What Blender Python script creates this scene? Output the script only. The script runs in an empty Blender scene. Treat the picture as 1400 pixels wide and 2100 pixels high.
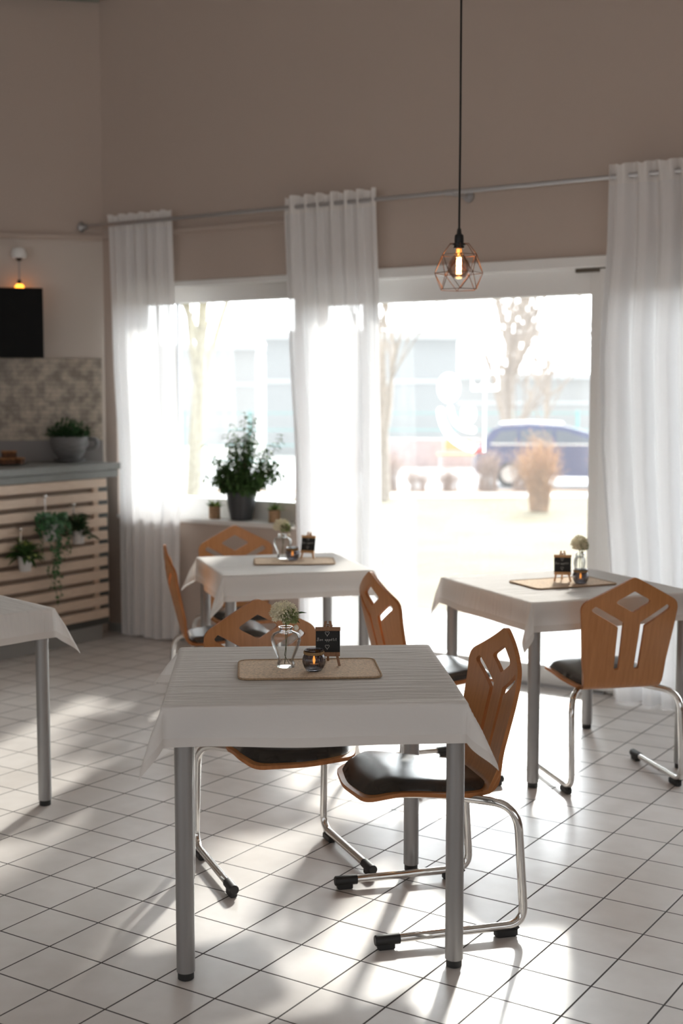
import bpy, math, random
from math import sin, cos, pi, radians as R, sqrt, hypot, atan2
from mathutils import Vector, Matrix, noise
from mathutils.geometry import delaunay_2d_cdt

S = bpy.context.scene
COL = S.collection
rnd = random.Random(7)

# ------------------------------------------------------------------ materials
def newmat(name):
    m = bpy.data.materials.new(name); m.use_nodes = True
    nt = m.node_tree; nt.nodes.clear()
    out = nt.nodes.new('ShaderNodeOutputMaterial')
    return m, nt, out
def N(nt, typ, **kw):
    n = nt.nodes.new(typ)
    for k, v in kw.items():
        if k in n.inputs: n.inputs[k].default_value = v
        else: setattr(n, k, v)
    return n
def L(nt, a, b): nt.links.new(a, b)
def c4(c): return (c[0], c[1], c[2], 1)
def pbr(name, col, rough=.5, metal=0, spec=.5, var=.0, scale=8, bump=0, bscale=60, stretch=None, col2=None, coat=0, aniso=None):
    m, nt, out = newmat(name)
    p = N(nt, 'ShaderNodeBsdfPrincipled')
    p.inputs['Roughness'].default_value = rough; p.inputs['Metallic'].default_value = metal
    p.inputs['Specular IOR Level'].default_value = spec; p.inputs['Base Color'].default_value = c4(col)
    p.inputs['Coat Weight'].default_value = coat
    L(nt, p.outputs[0], out.inputs[0])
    tc = N(nt, 'ShaderNodeTexCoord'); mp = N(nt, 'ShaderNodeMapping')
    if stretch: mp.inputs['Scale'].default_value = stretch
    L(nt, tc.outputs['Object'], mp.inputs[0])
    if var or col2:
        nz = N(nt, 'ShaderNodeTexNoise', Scale=scale, Detail=5.0)
        L(nt, mp.outputs[0], nz.inputs['Vector'])
        a = col; b = col2 or tuple(min(1, x*(1+var)) for x in col)
        if not col2: a = tuple(x*(1-var) for x in col)
        r = N(nt, 'ShaderNodeValToRGB'); r.color_ramp.elements[0].position = .3; r.color_ramp.elements[1].position = .7
        r.color_ramp.elements[0].color = c4(a); r.color_ramp.elements[1].color = c4(b)
        L(nt, nz.outputs[0], r.inputs[0]); L(nt, r.outputs[0], p.inputs['Base Color'])
    if bump:
        n2 = N(nt, 'ShaderNodeTexNoise', Scale=bscale, Detail=4.0); L(nt, mp.outputs[0], n2.inputs['Vector'])
        bp = N(nt, 'ShaderNodeBump', Strength=bump, Distance=.01); L(nt, n2.outputs[0], bp.inputs['Height'])
        L(nt, bp.outputs[0], p.inputs['Normal'])
    return m
def emit(name, col, s):
    m, nt, out = newmat(name); e = N(nt, 'ShaderNodeEmission', Strength=s); e.inputs[0].default_value = c4(col)
    L(nt, e.outputs[0], out.inputs[0]); return m
def fabric(name, col, transp, transl, bump=0, bscale=300, stretch=(1, 1, 1), gloss=0):
    m, nt, out = newmat(name)
    d = N(nt, 'ShaderNodeBsdfDiffuse'); d.inputs[0].default_value = c4(col)
    t = N(nt, 'ShaderNodeBsdfTranslucent'); t.inputs[0].default_value = c4(col)
    mx = N(nt, 'ShaderNodeMixShader'); mx.inputs[0].default_value = transl
    L(nt, d.outputs[0], mx.inputs[1]); L(nt, t.outputs[0], mx.inputs[2])
    res = mx
    if transp:
        tr = N(nt, 'ShaderNodeBsdfTransparent'); m2 = N(nt, 'ShaderNodeMixShader'); m2.inputs[0].default_value = transp
        L(nt, mx.outputs[0], m2.inputs[1]); L(nt, tr.outputs[0], m2.inputs[2]); res = m2
    if bump:
        tc = N(nt, 'ShaderNodeTexCoord'); mp = N(nt, 'ShaderNodeMapping'); mp.inputs['Scale'].default_value = stretch
        n2 = N(nt, 'ShaderNodeTexNoise', Scale=bscale, Detail=6.0)
        L(nt, tc.outputs['Object'], mp.inputs[0]); L(nt, mp.outputs[0], n2.inputs['Vector'])
        bp = N(nt, 'ShaderNodeBump', Strength=bump, Distance=.01); L(nt, n2.outputs[0], bp.inputs['Height'])
        L(nt, bp.outputs[0], d.inputs['Normal']); L(nt, bp.outputs[0], t.inputs['Normal'])
    L(nt, res.outputs[0], out.inputs[0]); return m
def clear_glass(name, tint=(1, 1, 1), veil=0.0, refl=1.0):
    # thin sheet: straight-through view, fresnel reflection, veil mixes in translucent white as glare haze
    m, nt, out = newmat(name)
    tr = N(nt, 'ShaderNodeBsdfTransparent'); tr.inputs[0].default_value = c4(tint)
    gl = N(nt, 'ShaderNodeBsdfGlossy', Roughness=.02)
    lw = N(nt, 'ShaderNodeFresnel', IOR=1.45)
    mu = N(nt, 'ShaderNodeMath', operation='MULTIPLY'); mu.inputs[1].default_value = refl; L(nt, lw.outputs[0], mu.inputs[0])
    mx = N(nt, 'ShaderNodeMixShader'); L(nt, mu.outputs[0], mx.inputs[0]); L(nt, tr.outputs[0], mx.inputs[1]); L(nt, gl.outputs[0], mx.inputs[2])
    res = mx
    if veil:
        tl = N(nt, 'ShaderNodeBsdfTranslucent'); tl.inputs[0].default_value = (1, 1, 1, 1)
        m2 = N(nt, 'ShaderNodeMixShader'); m2.inputs[0].default_value = veil
        L(nt, mx.outputs[0], m2.inputs[1]); L(nt, tl.outputs[0], m2.inputs[2]); res = m2
    L(nt, res.outputs[0], out.inputs[0]); return m
def wood(name, c1, c2, rough=.35, scale=(1, 1, 1), coat=.15):
    m, nt, out = newmat(name)
    p = N(nt, 'ShaderNodeBsdfPrincipled', Roughness=rough); p.inputs['Coat Weight'].default_value = coat; p.inputs['Coat Roughness'].default_value = .25
    tc = N(nt, 'ShaderNodeTexCoord'); mp = N(nt, 'ShaderNodeMapping'); mp.inputs['Scale'].default_value = scale
    nz = N(nt, 'ShaderNodeTexNoise', Scale=6.0, Detail=8.0, Roughness=.6)
    r = N(nt, 'ShaderNodeValToRGB'); r.color_ramp.elements[0].position = .32; r.color_ramp.elements[1].position = .68
    r.color_ramp.elements[0].color = c4(c1); r.color_ramp.elements[1].color = c4(c2)
    L(nt, tc.outputs['Object'], mp.inputs[0]); L(nt, mp.outputs[0], nz.inputs['Vector'])
    L(nt, nz.outputs[0], r.inputs[0]); L(nt, r.outputs[0], p.inputs['Base Color']); L(nt, p.outputs[0], out.inputs[0])
    return m

M = {}
M['wall'] = pbr('warm_wall_paint', (.52, .435, .378), .85, spec=.2, bump=.05, bscale=120)
M['wall_low'] = pbr('pale_wall_paint', (.62, .56, .505), .8, spec=.2, bump=.05, bscale=120)
M['ceil'] = pbr('ceiling_paint', (.78, .74, .69), .9, spec=.1)
M['beam'] = pbr('grey_green_paint', (.30, .33, .29), .7)
M['white'] = pbr('white_frame', (.84, .835, .82), .35)
M['sillm'] = pbr('sill_stone', (.82, .80, .77), .35)
M['glass'] = clear_glass('window_glass', (.97, .985, .98), veil=.022)
M['grey_metal'] = pbr('grey_metal', (.42, .42, .43), .35, metal=.8)
M['rod'] = pbr('steel_rod', (.55, .55, .56), .3, metal=.9)
M['leg_paint'] = pbr('silver_leg_paint', (.33, .325, .32), .38, metal=.6, bump=.03, bscale=500)
M['black'] = pbr('black_plastic', (.012, .012, .012), .4)
M['rubber'] = pbr('black_rubber', (.018, .018, .018), .55)
M['chrome'] = pbr('chrome', (.72, .71, .69), .09, metal=1)
M['leather'] = pbr('dark_leather', (.030, .025, .022), .27, spec=.8, bump=.08, bscale=420)
M['ply'] = wood('orange_brown_veneer', (.43, .178, .056), (.53, .232, .080), .34, scale=(14, 2.2, 1.1))
M['ply_edge'] = wood('veneer_edge', (.36, .13, .036), (.46, .18, .055), .65, scale=(14, 2.2, 1.1), coat=0)
M['cloth'] = fabric('white_tablecloth', (.87, .85, .83), 0, .30, bump=1.0, bscale=1.01, stretch=(5, 42, 5))
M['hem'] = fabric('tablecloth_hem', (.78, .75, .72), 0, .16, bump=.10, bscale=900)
M['sheer'] = fabric('sheer_voile', (.91, .905, .91), .085, .24)
M['sheer_head'] = fabric('sheer_heading', (.92, .90, .885), .05, .22)
M['tabletop'] = pbr('pale_laminate', (.55, .50, .44), .4)
M['burlap'] = pbr('burlap', (.74, .58, .43), .95, spec=.1, var=.25, scale=160, bump=.5, bscale=500)
M['burlap_edge'] = pbr('burlap_edge', (.44, .31, .20), .95, spec=.1, var=.25, scale=200, bump=.5, bscale=500)
M['easel'] = wood('stained_pine', (.22, .105, .05), (.33, .17, .085), .5, scale=(30, 30, 3))
M['easel_pale'] = wood('pale_pine', (.50, .27, .11), (.62, .37, .17), .5, scale=(30, 30, 3))
M['board'] = pbr('chalkboard', (.012, .013, .013), .7)
M['chalk'] = pbr('chalk', (.60, .59, .57), .9)
M['rope'] = pbr('jute_rope', (.30, .19, .09), .9, var=.3, scale=300)
M['soil'] = pbr('soil', (.05, .035, .025), .95, var=.3, scale=80)
M['leaf_dark'] = pbr('dark_leaf', (.030, .075, .026), .6, spec=.25, var=.5, scale=14)
M['leaf_mid'] = pbr('green_leaf', (.06, .125, .036), .6, spec=.25, var=.45, scale=14)
M['leaf_ivy'] = pbr('ivy_leaf', (.032, .095, .032), .6, spec=.25, var=.5, scale=25)
M['leaf_pale'] = pbr('pale_tip_leaf', (.30, .36, .10), .55, var=.4, scale=25)
M['stem'] = pbr('plant_stem', (.09, .10, .04), .7)
M['cream'] = pbr('cream_floret', (.88, .83, .68), .8, var=.15, scale=90)
M['green_floret'] = pbr('green_floret', (.38, .43, .20), .8, var=.3, scale=90)
M['pot_dark'] = pbr('anthracite_pot', (.045, .048, .052), .45)
M['pot_brown'] = pbr('woven_pot', (.40, .255, .145), .9, var=.2, scale=60, bump=.4, bscale=200)
M['cup'] = pbr('grey_ceramic', (.17, .165, .165), .6, var=.25, scale=10, stretch=(1, 1, 6))
M['bucket'] = pbr('white_bucket', (.62, .60, .58), .4)
M['slat'] = wood('pale_slat_wood', (.56, .43, .325), (.66, .53, .42), .6, scale=(2, 2, 18), coat=0)
M['backboard'] = pbr('brown_backing', (.33, .255, .20), .8)
M['counter'] = pbr('dark_grey_panel', (.085, .09, .085), .55)
M['worktop'] = pbr('grey_worktop', (.20, .205, .195), .4, var=.06, scale=30)
M['plinth'] = pbr('grey_plinth', (.33, .33, .32), .5)
M['screen'] = pbr('black_screen', (.004, .004, .004), .5, spec=.15)
M['copper'] = pbr('bronze_wire', (.16, .085, .05), .35, metal=.8)
M['cord'] = pbr('black_cord', (.015, .013, .012), .8, bump=.5, bscale=900)
M['smoke_bulb'] = clear_glass('smoky_bulb_glass', (.78, .62, .54), refl=.8)
M['filament'] = emit('glowing_filament', (1, .52, .14), 38)
M['ember'] = emit('amber_bulb', (1, .30, .03), 2.5)
M['flame'] = emit('tealight_flame', (1, .36, .05), 1.6)
M['wax'] = pbr('wax', (.75, .70, .60), .5)
M['cake'] = pbr('brown_crust', (.11, .045, .018), .8, var=.5, scale=60, bump=.6, bscale=120)
M['cake_top'] = pbr('golden_crust', (.36, .16, .06), .7, var=.4, scale=60, bump=.5, bscale=120)
M['grass'] = pbr('dry_lawn', (.085, .073, .042), .95, spec=.1, col2=(.125, .104, .066), scale=1.1)
M['paving'] = pbr('pale_paving', (.36, .355, .34), .9, spec=.1, var=.06, scale=2)
M['road'] = pbr('road', (.34, .335, .34), .9, spec=.1, var=.05, scale=2)
M['earth'] = pbr('bark_mulch', (.24, .15, .095), .95, spec=.1, var=.35, scale=3)
M['bark'] = pbr('pale_bark', (.34, .31, .22), .95, spec=.1, var=.2, scale=12)
M['bark_grey'] = pbr('grey_bark', (.34, .29, .25), .95, spec=.1, var=.2, scale=12)
M['twig'] = pbr('tan_twig', (.46, .29, .17), .95, spec=.1, var=.25, scale=9)
M['twig_grey'] = pbr('grey_twig', (.36, .27, .23), .95, spec=.1, var=.25, scale=9)
M['facade'] = pbr('pale_facade', (.35, .365, .38), .8)
M['facade2'] = pbr('light_facade', (.38, .38, .383), .8)
M['roofm'] = pbr('grey_roof', (.55, .56, .58), .7)
M['teal'] = pbr('teal_fence_paint', (.14, .38, .37), .5)
M['brick'] = pbr('lilac_wall', (.48, .38, .38), .9, var=.1, scale=4)
M['orange'] = pbr('orange_wood', (.72, .36, .14), .7)
M['car'] = pbr('dark_blue_car_paint', (.05, .065, .18), .25, coat=1)
M['car_glass'] = pbr('car_glass', (.10, .12, .16), .05, spec=.9)
M['car_trim'] = pbr('bright_trim', (.75, .75, .76), .25, metal=.9)
M['tail'] = pbr('red_tail_lamp', (.60, .03, .03), .2)
M['tyre'] = pbr('tyre', (.02, .02, .02), .8)
M['decal'] = fabric('white_decal', (.95, .95, .95), 0, .5)

def glassmat(name, col, rough=0.0):
    m, nt, out = newmat(name); p = N(nt, 'ShaderNodeBsdfPrincipled', Roughness=rough, IOR=1.45)
    p.inputs['Transmission Weight'].default_value = 1; p.inputs['Base Color'].default_value = c4(col)
    L(nt, p.outputs[0], out.inputs[0]); return m
M['vase'] = clear_glass('clear_vase_glass', (.985, .99, .987), refl=.75)
M['smoke'] = clear_glass('smoky_jar_glass', (.58, .57, .60), refl=1.3)

def floor_mat():
    m, nt, out = newmat('square_floor_tiles')
    p = N(nt, 'ShaderNodeBsdfPrincipled', Roughness=.33)
    p.inputs['Specular IOR Level'].default_value = .5
    g = N(nt, 'ShaderNodeNewGeometry'); sx = N(nt, 'ShaderNodeSeparateXYZ'); L(nt, g.outputs['Position'], sx.inputs[0])
    ds = []; cells = []
    for ax, off in ((0, .14), (1, .189)):
        a = N(nt, 'ShaderNodeMath', operation='SUBTRACT'); L(nt, sx.outputs[ax], a.inputs[0]); a.inputs[1].default_value = off
        pp = N(nt, 'ShaderNodeMath', operation='PINGPONG'); L(nt, a.outputs[0], pp.inputs[0]); pp.inputs[1].default_value = .1
        ds.append(pp)
        dv = N(nt, 'ShaderNodeMath', operation='DIVIDE'); L(nt, a.outputs[0], dv.inputs[0]); dv.inputs[1].default_value = .2
        fl = N(nt, 'ShaderNodeMath', operation='FLOOR'); L(nt, dv.outputs[0], fl.inputs[0]); cells.append(fl)
    mn = N(nt, 'ShaderNodeMath', operation='MINIMUM'); L(nt, ds[0].outputs[0], mn.inputs[0]); L(nt, ds[1].outputs[0], mn.inputs[1])
    mr = N(nt, 'ShaderNodeMapRange'); L(nt, mn.outputs[0], mr.inputs[0])
    mr.inputs[1].default_value = .0019; mr.inputs[2].default_value = .0033
    cx = N(nt, 'ShaderNodeCombineXYZ'); L(nt, cells[0].outputs[0], cx.inputs[0]); L(nt, cells[1].outputs[0], cx.inputs[1])
    wn = N(nt, 'ShaderNodeTexWhiteNoise'); wn.noise_dimensions = '3D'; L(nt, cx.outputs[0], wn.inputs[0])
    nz = N(nt, 'ShaderNodeTexNoise', Scale=9.0, Detail=6.0); L(nt, g.outputs['Position'], nz.inputs['Vector'])
    r = N(nt, 'ShaderNodeValToRGB'); r.color_ramp.elements[0].position = .3; r.color_ramp.elements[1].position = .72
    r.color_ramp.elements[0].color = (.67, .63, .60, 1); r.color_ramp.elements[1].color = (.75, .715, .69, 1)
    ad = N(nt, 'ShaderNodeMath', operation='MULTIPLY_ADD'); L(nt, wn.outputs[0], ad.inputs[0]); ad.inputs[1].default_value = .25
    L(nt, nz.outputs[0], ad.inputs[2]); 
    sb = N(nt, 'ShaderNodeMath', operation='SUBTRACT'); L(nt, ad.outputs[0], sb.inputs[0]); sb.inputs[1].default_value = .12
    L(nt, sb.outputs[0], r.inputs[0])
    mx = N(nt, 'ShaderNodeMix', data_type='RGBA'); L(nt, mr.outputs[0], mx.inputs[0])
    mx.inputs[6].default_value = (.045, .034, .030, 1); L(nt, r.outputs[0], mx.inputs[7])
    L(nt, mx.outputs[2], p.inputs['Base Color'])
    mr2 = N(nt, 'ShaderNodeMapRange'); L(nt, mr.outputs[0], mr2.inputs[0]); mr2.inputs[3].default_value = .9; mr2.inputs[4].default_value = .34
    L(nt, mr2.outputs[0], p.inputs['Roughness'])
    bp = N(nt, 'ShaderNodeBump', Strength=.35, Distance=.002); L(nt, mr.outputs[0], bp.inputs['Height']); L(nt, bp.outputs[0], p.inputs['Normal'])
    L(nt, p.outputs[0], out.inputs[0]); return m
M['floor'] = floor_mat()
def backsplash_mat():
    m, nt, out = newmat('patterned_backsplash')
    p = N(nt, 'ShaderNodeBsdfPrincipled', Roughness=.5)
    tc = N(nt, 'ShaderNodeTexCoord'); mp = N(nt, 'ShaderNodeMapping'); mp.inputs['Rotation'].default_value = (R(90), 0, 0)
    L(nt, tc.outputs['Object'], mp.inputs[0])
    b = N(nt, 'ShaderNodeTexBrick', Scale=9.0); b.inputs['Color1'].default_value = (.52, .46, .39, 1); b.inputs['Color2'].default_value = (.44, .39, .33, 1)
    b.inputs['Mortar'].default_value = (.36, .32, .28, 1); b.inputs['Mortar Size'].default_value = .02
    nz = N(nt, 'ShaderNodeTexNoise', Scale=14.0, Detail=6.0); L(nt, tc.outputs['Object'], nz.inputs['Vector'])
    r = N(nt, 'ShaderNodeValToRGB'); r.color_ramp.elements[0].position = .38; r.color_ramp.elements[1].position = .62
    r.color_ramp.elements[0].color = (.62, .61, .60, 1); r.color_ramp.elements[1].color = (1.1, 1.08, 1.04, 1)
    L(nt, nz.outputs[0], r.inputs[0]); L(nt, mp.outputs[0], b.inputs['Vector'])
    mx = N(nt, 'ShaderNodeMix', data_type='RGBA', blend_type='MULTIPLY'); mx.inputs[0].default_value = 1
    L(nt, b.outputs[0], mx.inputs[6]); L(nt, r.outputs[0], mx.inputs[7]); L(nt, mx.outputs[2], p.inputs['Base Color'])
    L(nt, p.outputs[0], out.inputs[0]); return m
M['backsplash'] = backsplash_mat()

# ------------------------------------------------------------------ mesh builder
class MB:
    def __init__(s): s.v = []; s.f = []
    def add(s, vs, fs):
        o = len(s.v); s.v += [tuple(v) for v in vs]; s.f += [tuple(i+o for i in f) for f in fs]; return s
    def box(s, x0, x1, y0, y1, z0, z1, mat=None):
        vs = [Vector((x, y, z)) for z in (z0, z1) for y in (y0, y1) for x in (x0, x1)]
        if mat: vs = [mat @ v for v in vs]
        return s.add(vs, [(0, 2, 3, 1), (4, 5, 7, 6), (0, 1, 5, 4), (1, 3, 7, 5), (3, 2, 6, 7), (2, 0, 4, 6)])
    def rbox(s, x0, x1, y0, y1, z0, z1, r=.004, mat=None):
        # box with chamfered vertical and top/bottom edges
        def ring(i, z): return [(x0+i+r, y0+i, z), (x1-i-r, y0+i, z), (x1-i, y0+i+r, z), (x1-i, y1-i-r, z), (x1-i-r, y1-i, z), (x0+i+r, y1-i, z), (x0+i, y1-i-r, z), (x0+i, y0+i+r, z)]
        rs = [ring(r, z0), ring(0, z0+r), ring(0, z1-r), ring(r, z1)]
        return s.loft(rs, True, mat)
    def loft(s, rings, caps=True, mat=None, closed=True):
        n = len(rings[0]); vs = [Vector(p) for rr in rings for p in rr]
        if mat: vs = [mat @ v for v in vs]
        fs = []
        for k in range(len(rings)-1):
            for i in range(n if closed else n-1):
                j = (i+1) % n; fs.append((k*n+i, k*n+j, (k+1)*n+j, (k+1)*n+i))
        if caps: fs.append(tuple(range(n-1, -1, -1))); fs.append(tuple((len(rings)-1)*n+i for i in range(n)))
        return s.add(vs, fs)
    def prism(s, poly, z0, z1, mat=None):
        return s.loft([[(x, y, z0) for x, y in poly], [(x, y, z1) for x, y in poly]], True, mat)
    def lathe(s, prof, seg=24, caps=True, c=(0, 0, 0), sy=1, ripple=0, nr=0):
        rs = []
        for r, z in prof:
            rs.append([(c[0]+r*cos(2*pi*i/seg)*(1+ripple*cos(nr*2*pi*i/seg)), c[1]+sy*r*sin(2*pi*i/seg)*(1+ripple*cos(nr*2*pi*i/seg)), c[2]+z) for i in range(seg)])
        return s.loft(rs, caps)
    def tube(s, pts, rad, seg=8, caps=True, closed=False):
        pts = [Vector(p) for p in pts]; n = len(pts)
        rr = rad if isinstance(rad, (list, tuple)) else [rad]*n
        rings = []; prev = None
        for i, p in enumerate(pts):
            if closed: t = pts[(i+1) % n]-pts[i-1]
            else: t = pts[min(i+1, n-1)]-pts[max(i-1, 0)]
            if t.length < 1e-9: t = Vector((0, 0, 1))
            t.normalize()
            if prev is None:
                a = Vector((0, 0, 1)) if abs(t.z) < .9 else Vector((1, 0, 0))
                u = t.cross(a).normalized()
            else:
                u = prev-t*prev.dot(t)
                u = u.normalized() if u.length > 1e-6 else t.orthogonal().normalized()
            prev = u; w = t.cross(u)
            rings.append([p+(u*cos(2*pi*k/seg)+w*sin(2*pi*k/seg))*rr[i] for k in range(seg)])
        if closed: rings.append(rings[0]); caps = False
        return s.loft(rings, caps)
    def sphere(s, c, r, seg=16, rings=10, sz=1):
        prof = [(max(1e-4, r*sin(pi*k/rings)), -r*sz*cos(pi*k/rings)) for k in range(rings+1)]
        return s.lathe(prof, seg, True, c)
    def leaf(s, p, d, ln, w, up=Vector((0, 0, 1)), curl=.15, fold=.2):
        d = Vector(d).normalized(); sd = d.cross(up)
        if sd.length < 1e-3: sd = d.orthogonal()
        sd.normalize(); nn = sd.cross(d); p = Vector(p)
        a = p; m0 = p+d*ln*.35+nn*ln*.04; m1 = p+d*ln*.7-nn*ln*curl*.4; e = p+d*ln-nn*ln*curl
        l0 = m0+sd*w*.5+nn*w*fold; r0 = m0-sd*w*.5+nn*w*fold; l1 = m1+sd*w*.36+nn*w*fold; r1 = m1-sd*w*.36+nn*w*fold
        return s.add([a, m0, m1, e, l0, l1, r0, r1], [(0, 1, 4), (1, 2, 5, 4), (2, 3, 5), (0, 6, 1), (1, 6, 7, 2), (2, 7, 3)])
    def plus(s, other):
        s.split = len(s.f); return s.add(other.v, other.f)
    def build(s, name, mat, parent=None, smooth=True, ang=35, loc=None, kind=None, label=None, mat2=None):
        me = bpy.data.meshes.new(name); me.from_pydata(s.v, [], s.f); me.update()
        o = bpy.data.objects.new(name, me); COL.objects.link(o)
        if mat: me.materials.append(mat)
        if mat2:
            me.materials.append(mat2)
            for p in me.polygons[s.split:]: p.material_index = 1
        if smooth:
            me.shade_smooth(); me.set_sharp_from_angle(angle=R(ang))
        if parent: o.parent = parent
        if loc: o.location = loc
        if kind: o['kind'] = kind
        if label: o['label'] = label
        return o
def fix_normals(o):
    import bmesh
    bm = bmesh.new(); bm.from_mesh(o.data); bmesh.ops.recalc_face_normals(bm, faces=bm.faces); bm.to_mesh(o.data); bm.free(); return o

def tag(o, label, cat, group=None, kind=None):
    o['label'] = label; o['category'] = cat
    if group: o['group'] = group
    if kind: o['kind'] = kind
    return o
def thing(name, label, cat, loc=(0, 0, 0), rz=0, group=None):
    o = bpy.data.objects.new(name, None); COL.objects.link(o); o.location = loc; o.rotation_euler = (0, 0, R(rz))
    o.empty_display_size = .1
    return tag(o, label, cat, group)
def copy_tree(o, parent=None):
    c = o.copy(); COL.objects.link(c)
    if parent is not None:
        c.parent = parent
    for ch in list(o.children): copy_tree(ch, c)
    return c
def structure(name, mb, mat, **k):
    return mb.build(name, mat, kind='structure', **k)
def fillet(pts, rad, n=6):
    pts = [Vector(p) for p in pts]; out = [pts[0]]
    rr = rad if isinstance(rad, (list, tuple)) else [rad]*(len(pts)-2)
    for i in range(1, len(pts)-1):
        a = (pts[i-1]-pts[i]); b = (pts[i+1]-pts[i]); la, lb = a.length, b.length; a.normalize(); b.normalize()
        ang = a.angle(b); t = min(rr[i-1]/math.tan(ang/2), la*.49, lb*.49)
        p0 = pts[i]+a*t; p1 = pts[i]+b*t
        for k in range(n+1):
            u = k/n; out.append(p0*(1-u)**2+pts[i]*2*u*(1-u)+p1*u*u)
    out.append(pts[-1]); return out
def round_poly(poly, rad, n=5):
    m = len(poly); out = []
    rr = rad if isinstance(rad, (list, tuple)) else [rad]*m
    for i in range(m):
        p = Vector(poly[i]).to_3d(); a = Vector(poly[i-1]).to_3d()-p; b = Vector(poly[(i+1) % m]).to_3d()-p
        la, lb = a.length, b.length; a.normalize(); b.normalize(); ang = a.angle(b)
        t = min(rr[i]/math.tan(ang/2), la*.48, lb*.48)
        for k in range(n+1):
            u = k/n; q = (p+a*t)*(1-u)**2+p*2*u*(1-u)+(p+b*t)*u*u; out.append((q.x, q.y))
    return out
def resample(poly, step):
    out = []
    for i in range(len(poly)):
        a = Vector(poly[i]); b = Vector(poly[(i+1) % len(poly)]); n = max(1, int(math.ceil((b-a).length/step)))
        if (b-a).length < 1e-7: continue
        for k in range(n): q = a.lerp(b, k/n); out.append((q.x, q.y))
    return out
def inside(p, poly):
    x, y = p; c = False; j = len(poly)-1
    for i in range(len(poly)):
        xi, yi = poly[i]; xj, yj = poly[j]
        if (yi > y) != (yj > y) and x < (xj-xi)*(y-yi)/(yj-yi)+xi: c = not c
        j = i
    return c
def dist_poly(p, poly):
    p = Vector(p); best = 9
    for i in range(len(poly)):
        a = Vector(poly[i]); b = Vector(poly[(i+1) % len(poly)]); d = b-a
        t = max(0, min(1, (p-a).dot(d)/max(d.length_squared, 1e-12))); best = min(best, (p-a-d*t).length)
    return best
def plate(outer, holes, mapf, thick, step=.018, top=None):
    """sheet cut from `outer` minus `holes` (2D), bent by mapf(u, v, depth) and given thickness"""
    outer = resample(outer, step); holes = [resample(h, step) for h in holes]
    vs = []; es = []
    for lp in [outer]+holes:
        o = len(vs); vs += lp; es += [(o+i, o+(i+1) % len(lp)) for i in range(len(lp))]
    xs = [p[0] for p in outer]; ys = [p[1] for p in outer]
    x = min(xs)+step*.5
    while x < max(xs):
        y = min(ys)+step*.5
        while y < max(ys):
            if inside((x, y), outer) and not any(inside((x, y), h) for h in holes) and min(dist_poly((x, y), lp) for lp in [outer]+holes) > step*.45: vs.append((x, y))
            y += step
        x += step
    r = delaunay_2d_cdt([Vector(v) for v in vs], es, [], 0, 1e-6)
    V, F = r[0], r[2]
    keep = []
    for f in F:
        c = sum((V[i] for i in f), Vector((0, 0)))/len(f)
        if inside(c, outer) and not any(inside(c, h) for h in holes):
            a, b, d = V[f[0]], V[f[1]], V[f[2]]
            if (b-a).cross(d-a) < 0: f = f[::-1]
            keep.append(tuple(f))
    mb = MB(); n = len(V)
    T = [mapf(v.x, v.y, 0 if top is None else top((v.x, v.y))) for v in V]; Bt = [mapf(v.x, v.y, -thick) for v in V]
    ed = {}
    for f in keep:
        for i in range(len(f)): ed[(f[i], f[(i+1) % len(f)])] = 1
    side = [(b, a, a+n, b+n) for (a, b) in ed if (b, a) not in ed]
    mb.add(T+Bt, keep+[tuple(i+n for i in f[::-1]) for f in keep]); mb.split = len(mb.f); mb.add([], []); mb.f += side
    return mb

# ------------------------------------------------------------------ room
WY = 6.42                         # inner face of the window wall
KX = -5.98                        # corner between the window wall and the diagonal wall
H_CEIL = 4.75
structure('floor', MB().box(-10.5, 3.2, -4.5, 6.74, -.2, 0), M['floor'], smooth=False)
structure('ceiling', MB().box(-10.5, 3.2, -4.5, 6.74, H_CEIL, H_CEIL+.2), M['ceil'], smooth=False)
w = MB(); y0, y1 = WY, 6.74
HEAD = 2.285
w.box(-7.2, 3.2, y0, y1, HEAD, H_CEIL)
w.box(-7.2, -5.88, y0, y1, 0, HEAD)
w.box(-5.88, -4.46, y0, y1, 0, .764)
w.box(-4.46, -4.43, y0, y1, 0, HEAD)
w.box(-.80, 3.2, y0, y1, 0, HEAD)
structure('wall_back', w, M['wall'], smooth=False)
# diagonal wall on the left, two paint colours on one plane
DV = Vector((-1, -1, 0)).normalized(); DN = Vector((1, -1, 0)).normalized()   # along the wall / into the room
DM = Matrix(((DV.x, DN.x, 0, KX), (DV.y, DN.y, 0, WY), (0, 0, 1, 0), (0, 0, 0, 1)))
structure('wall_left', MB().box(0, 4.6, -.2, 0, 2.585, H_CEIL, DM), M['wall'], smooth=False)
structure('wall_left_lower', MB().box(0, 4.6, -.2, 0, 0, 2.585, DM), M['wall_low'], smooth=False)
xl = KX+DV.x*4.6; yl = WY+DV.y*4.6
structure('wall_side', MB().box(xl-.2, xl, -4.5, yl+.1, 0, H_CEIL), M['wall'], smooth=False)
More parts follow.
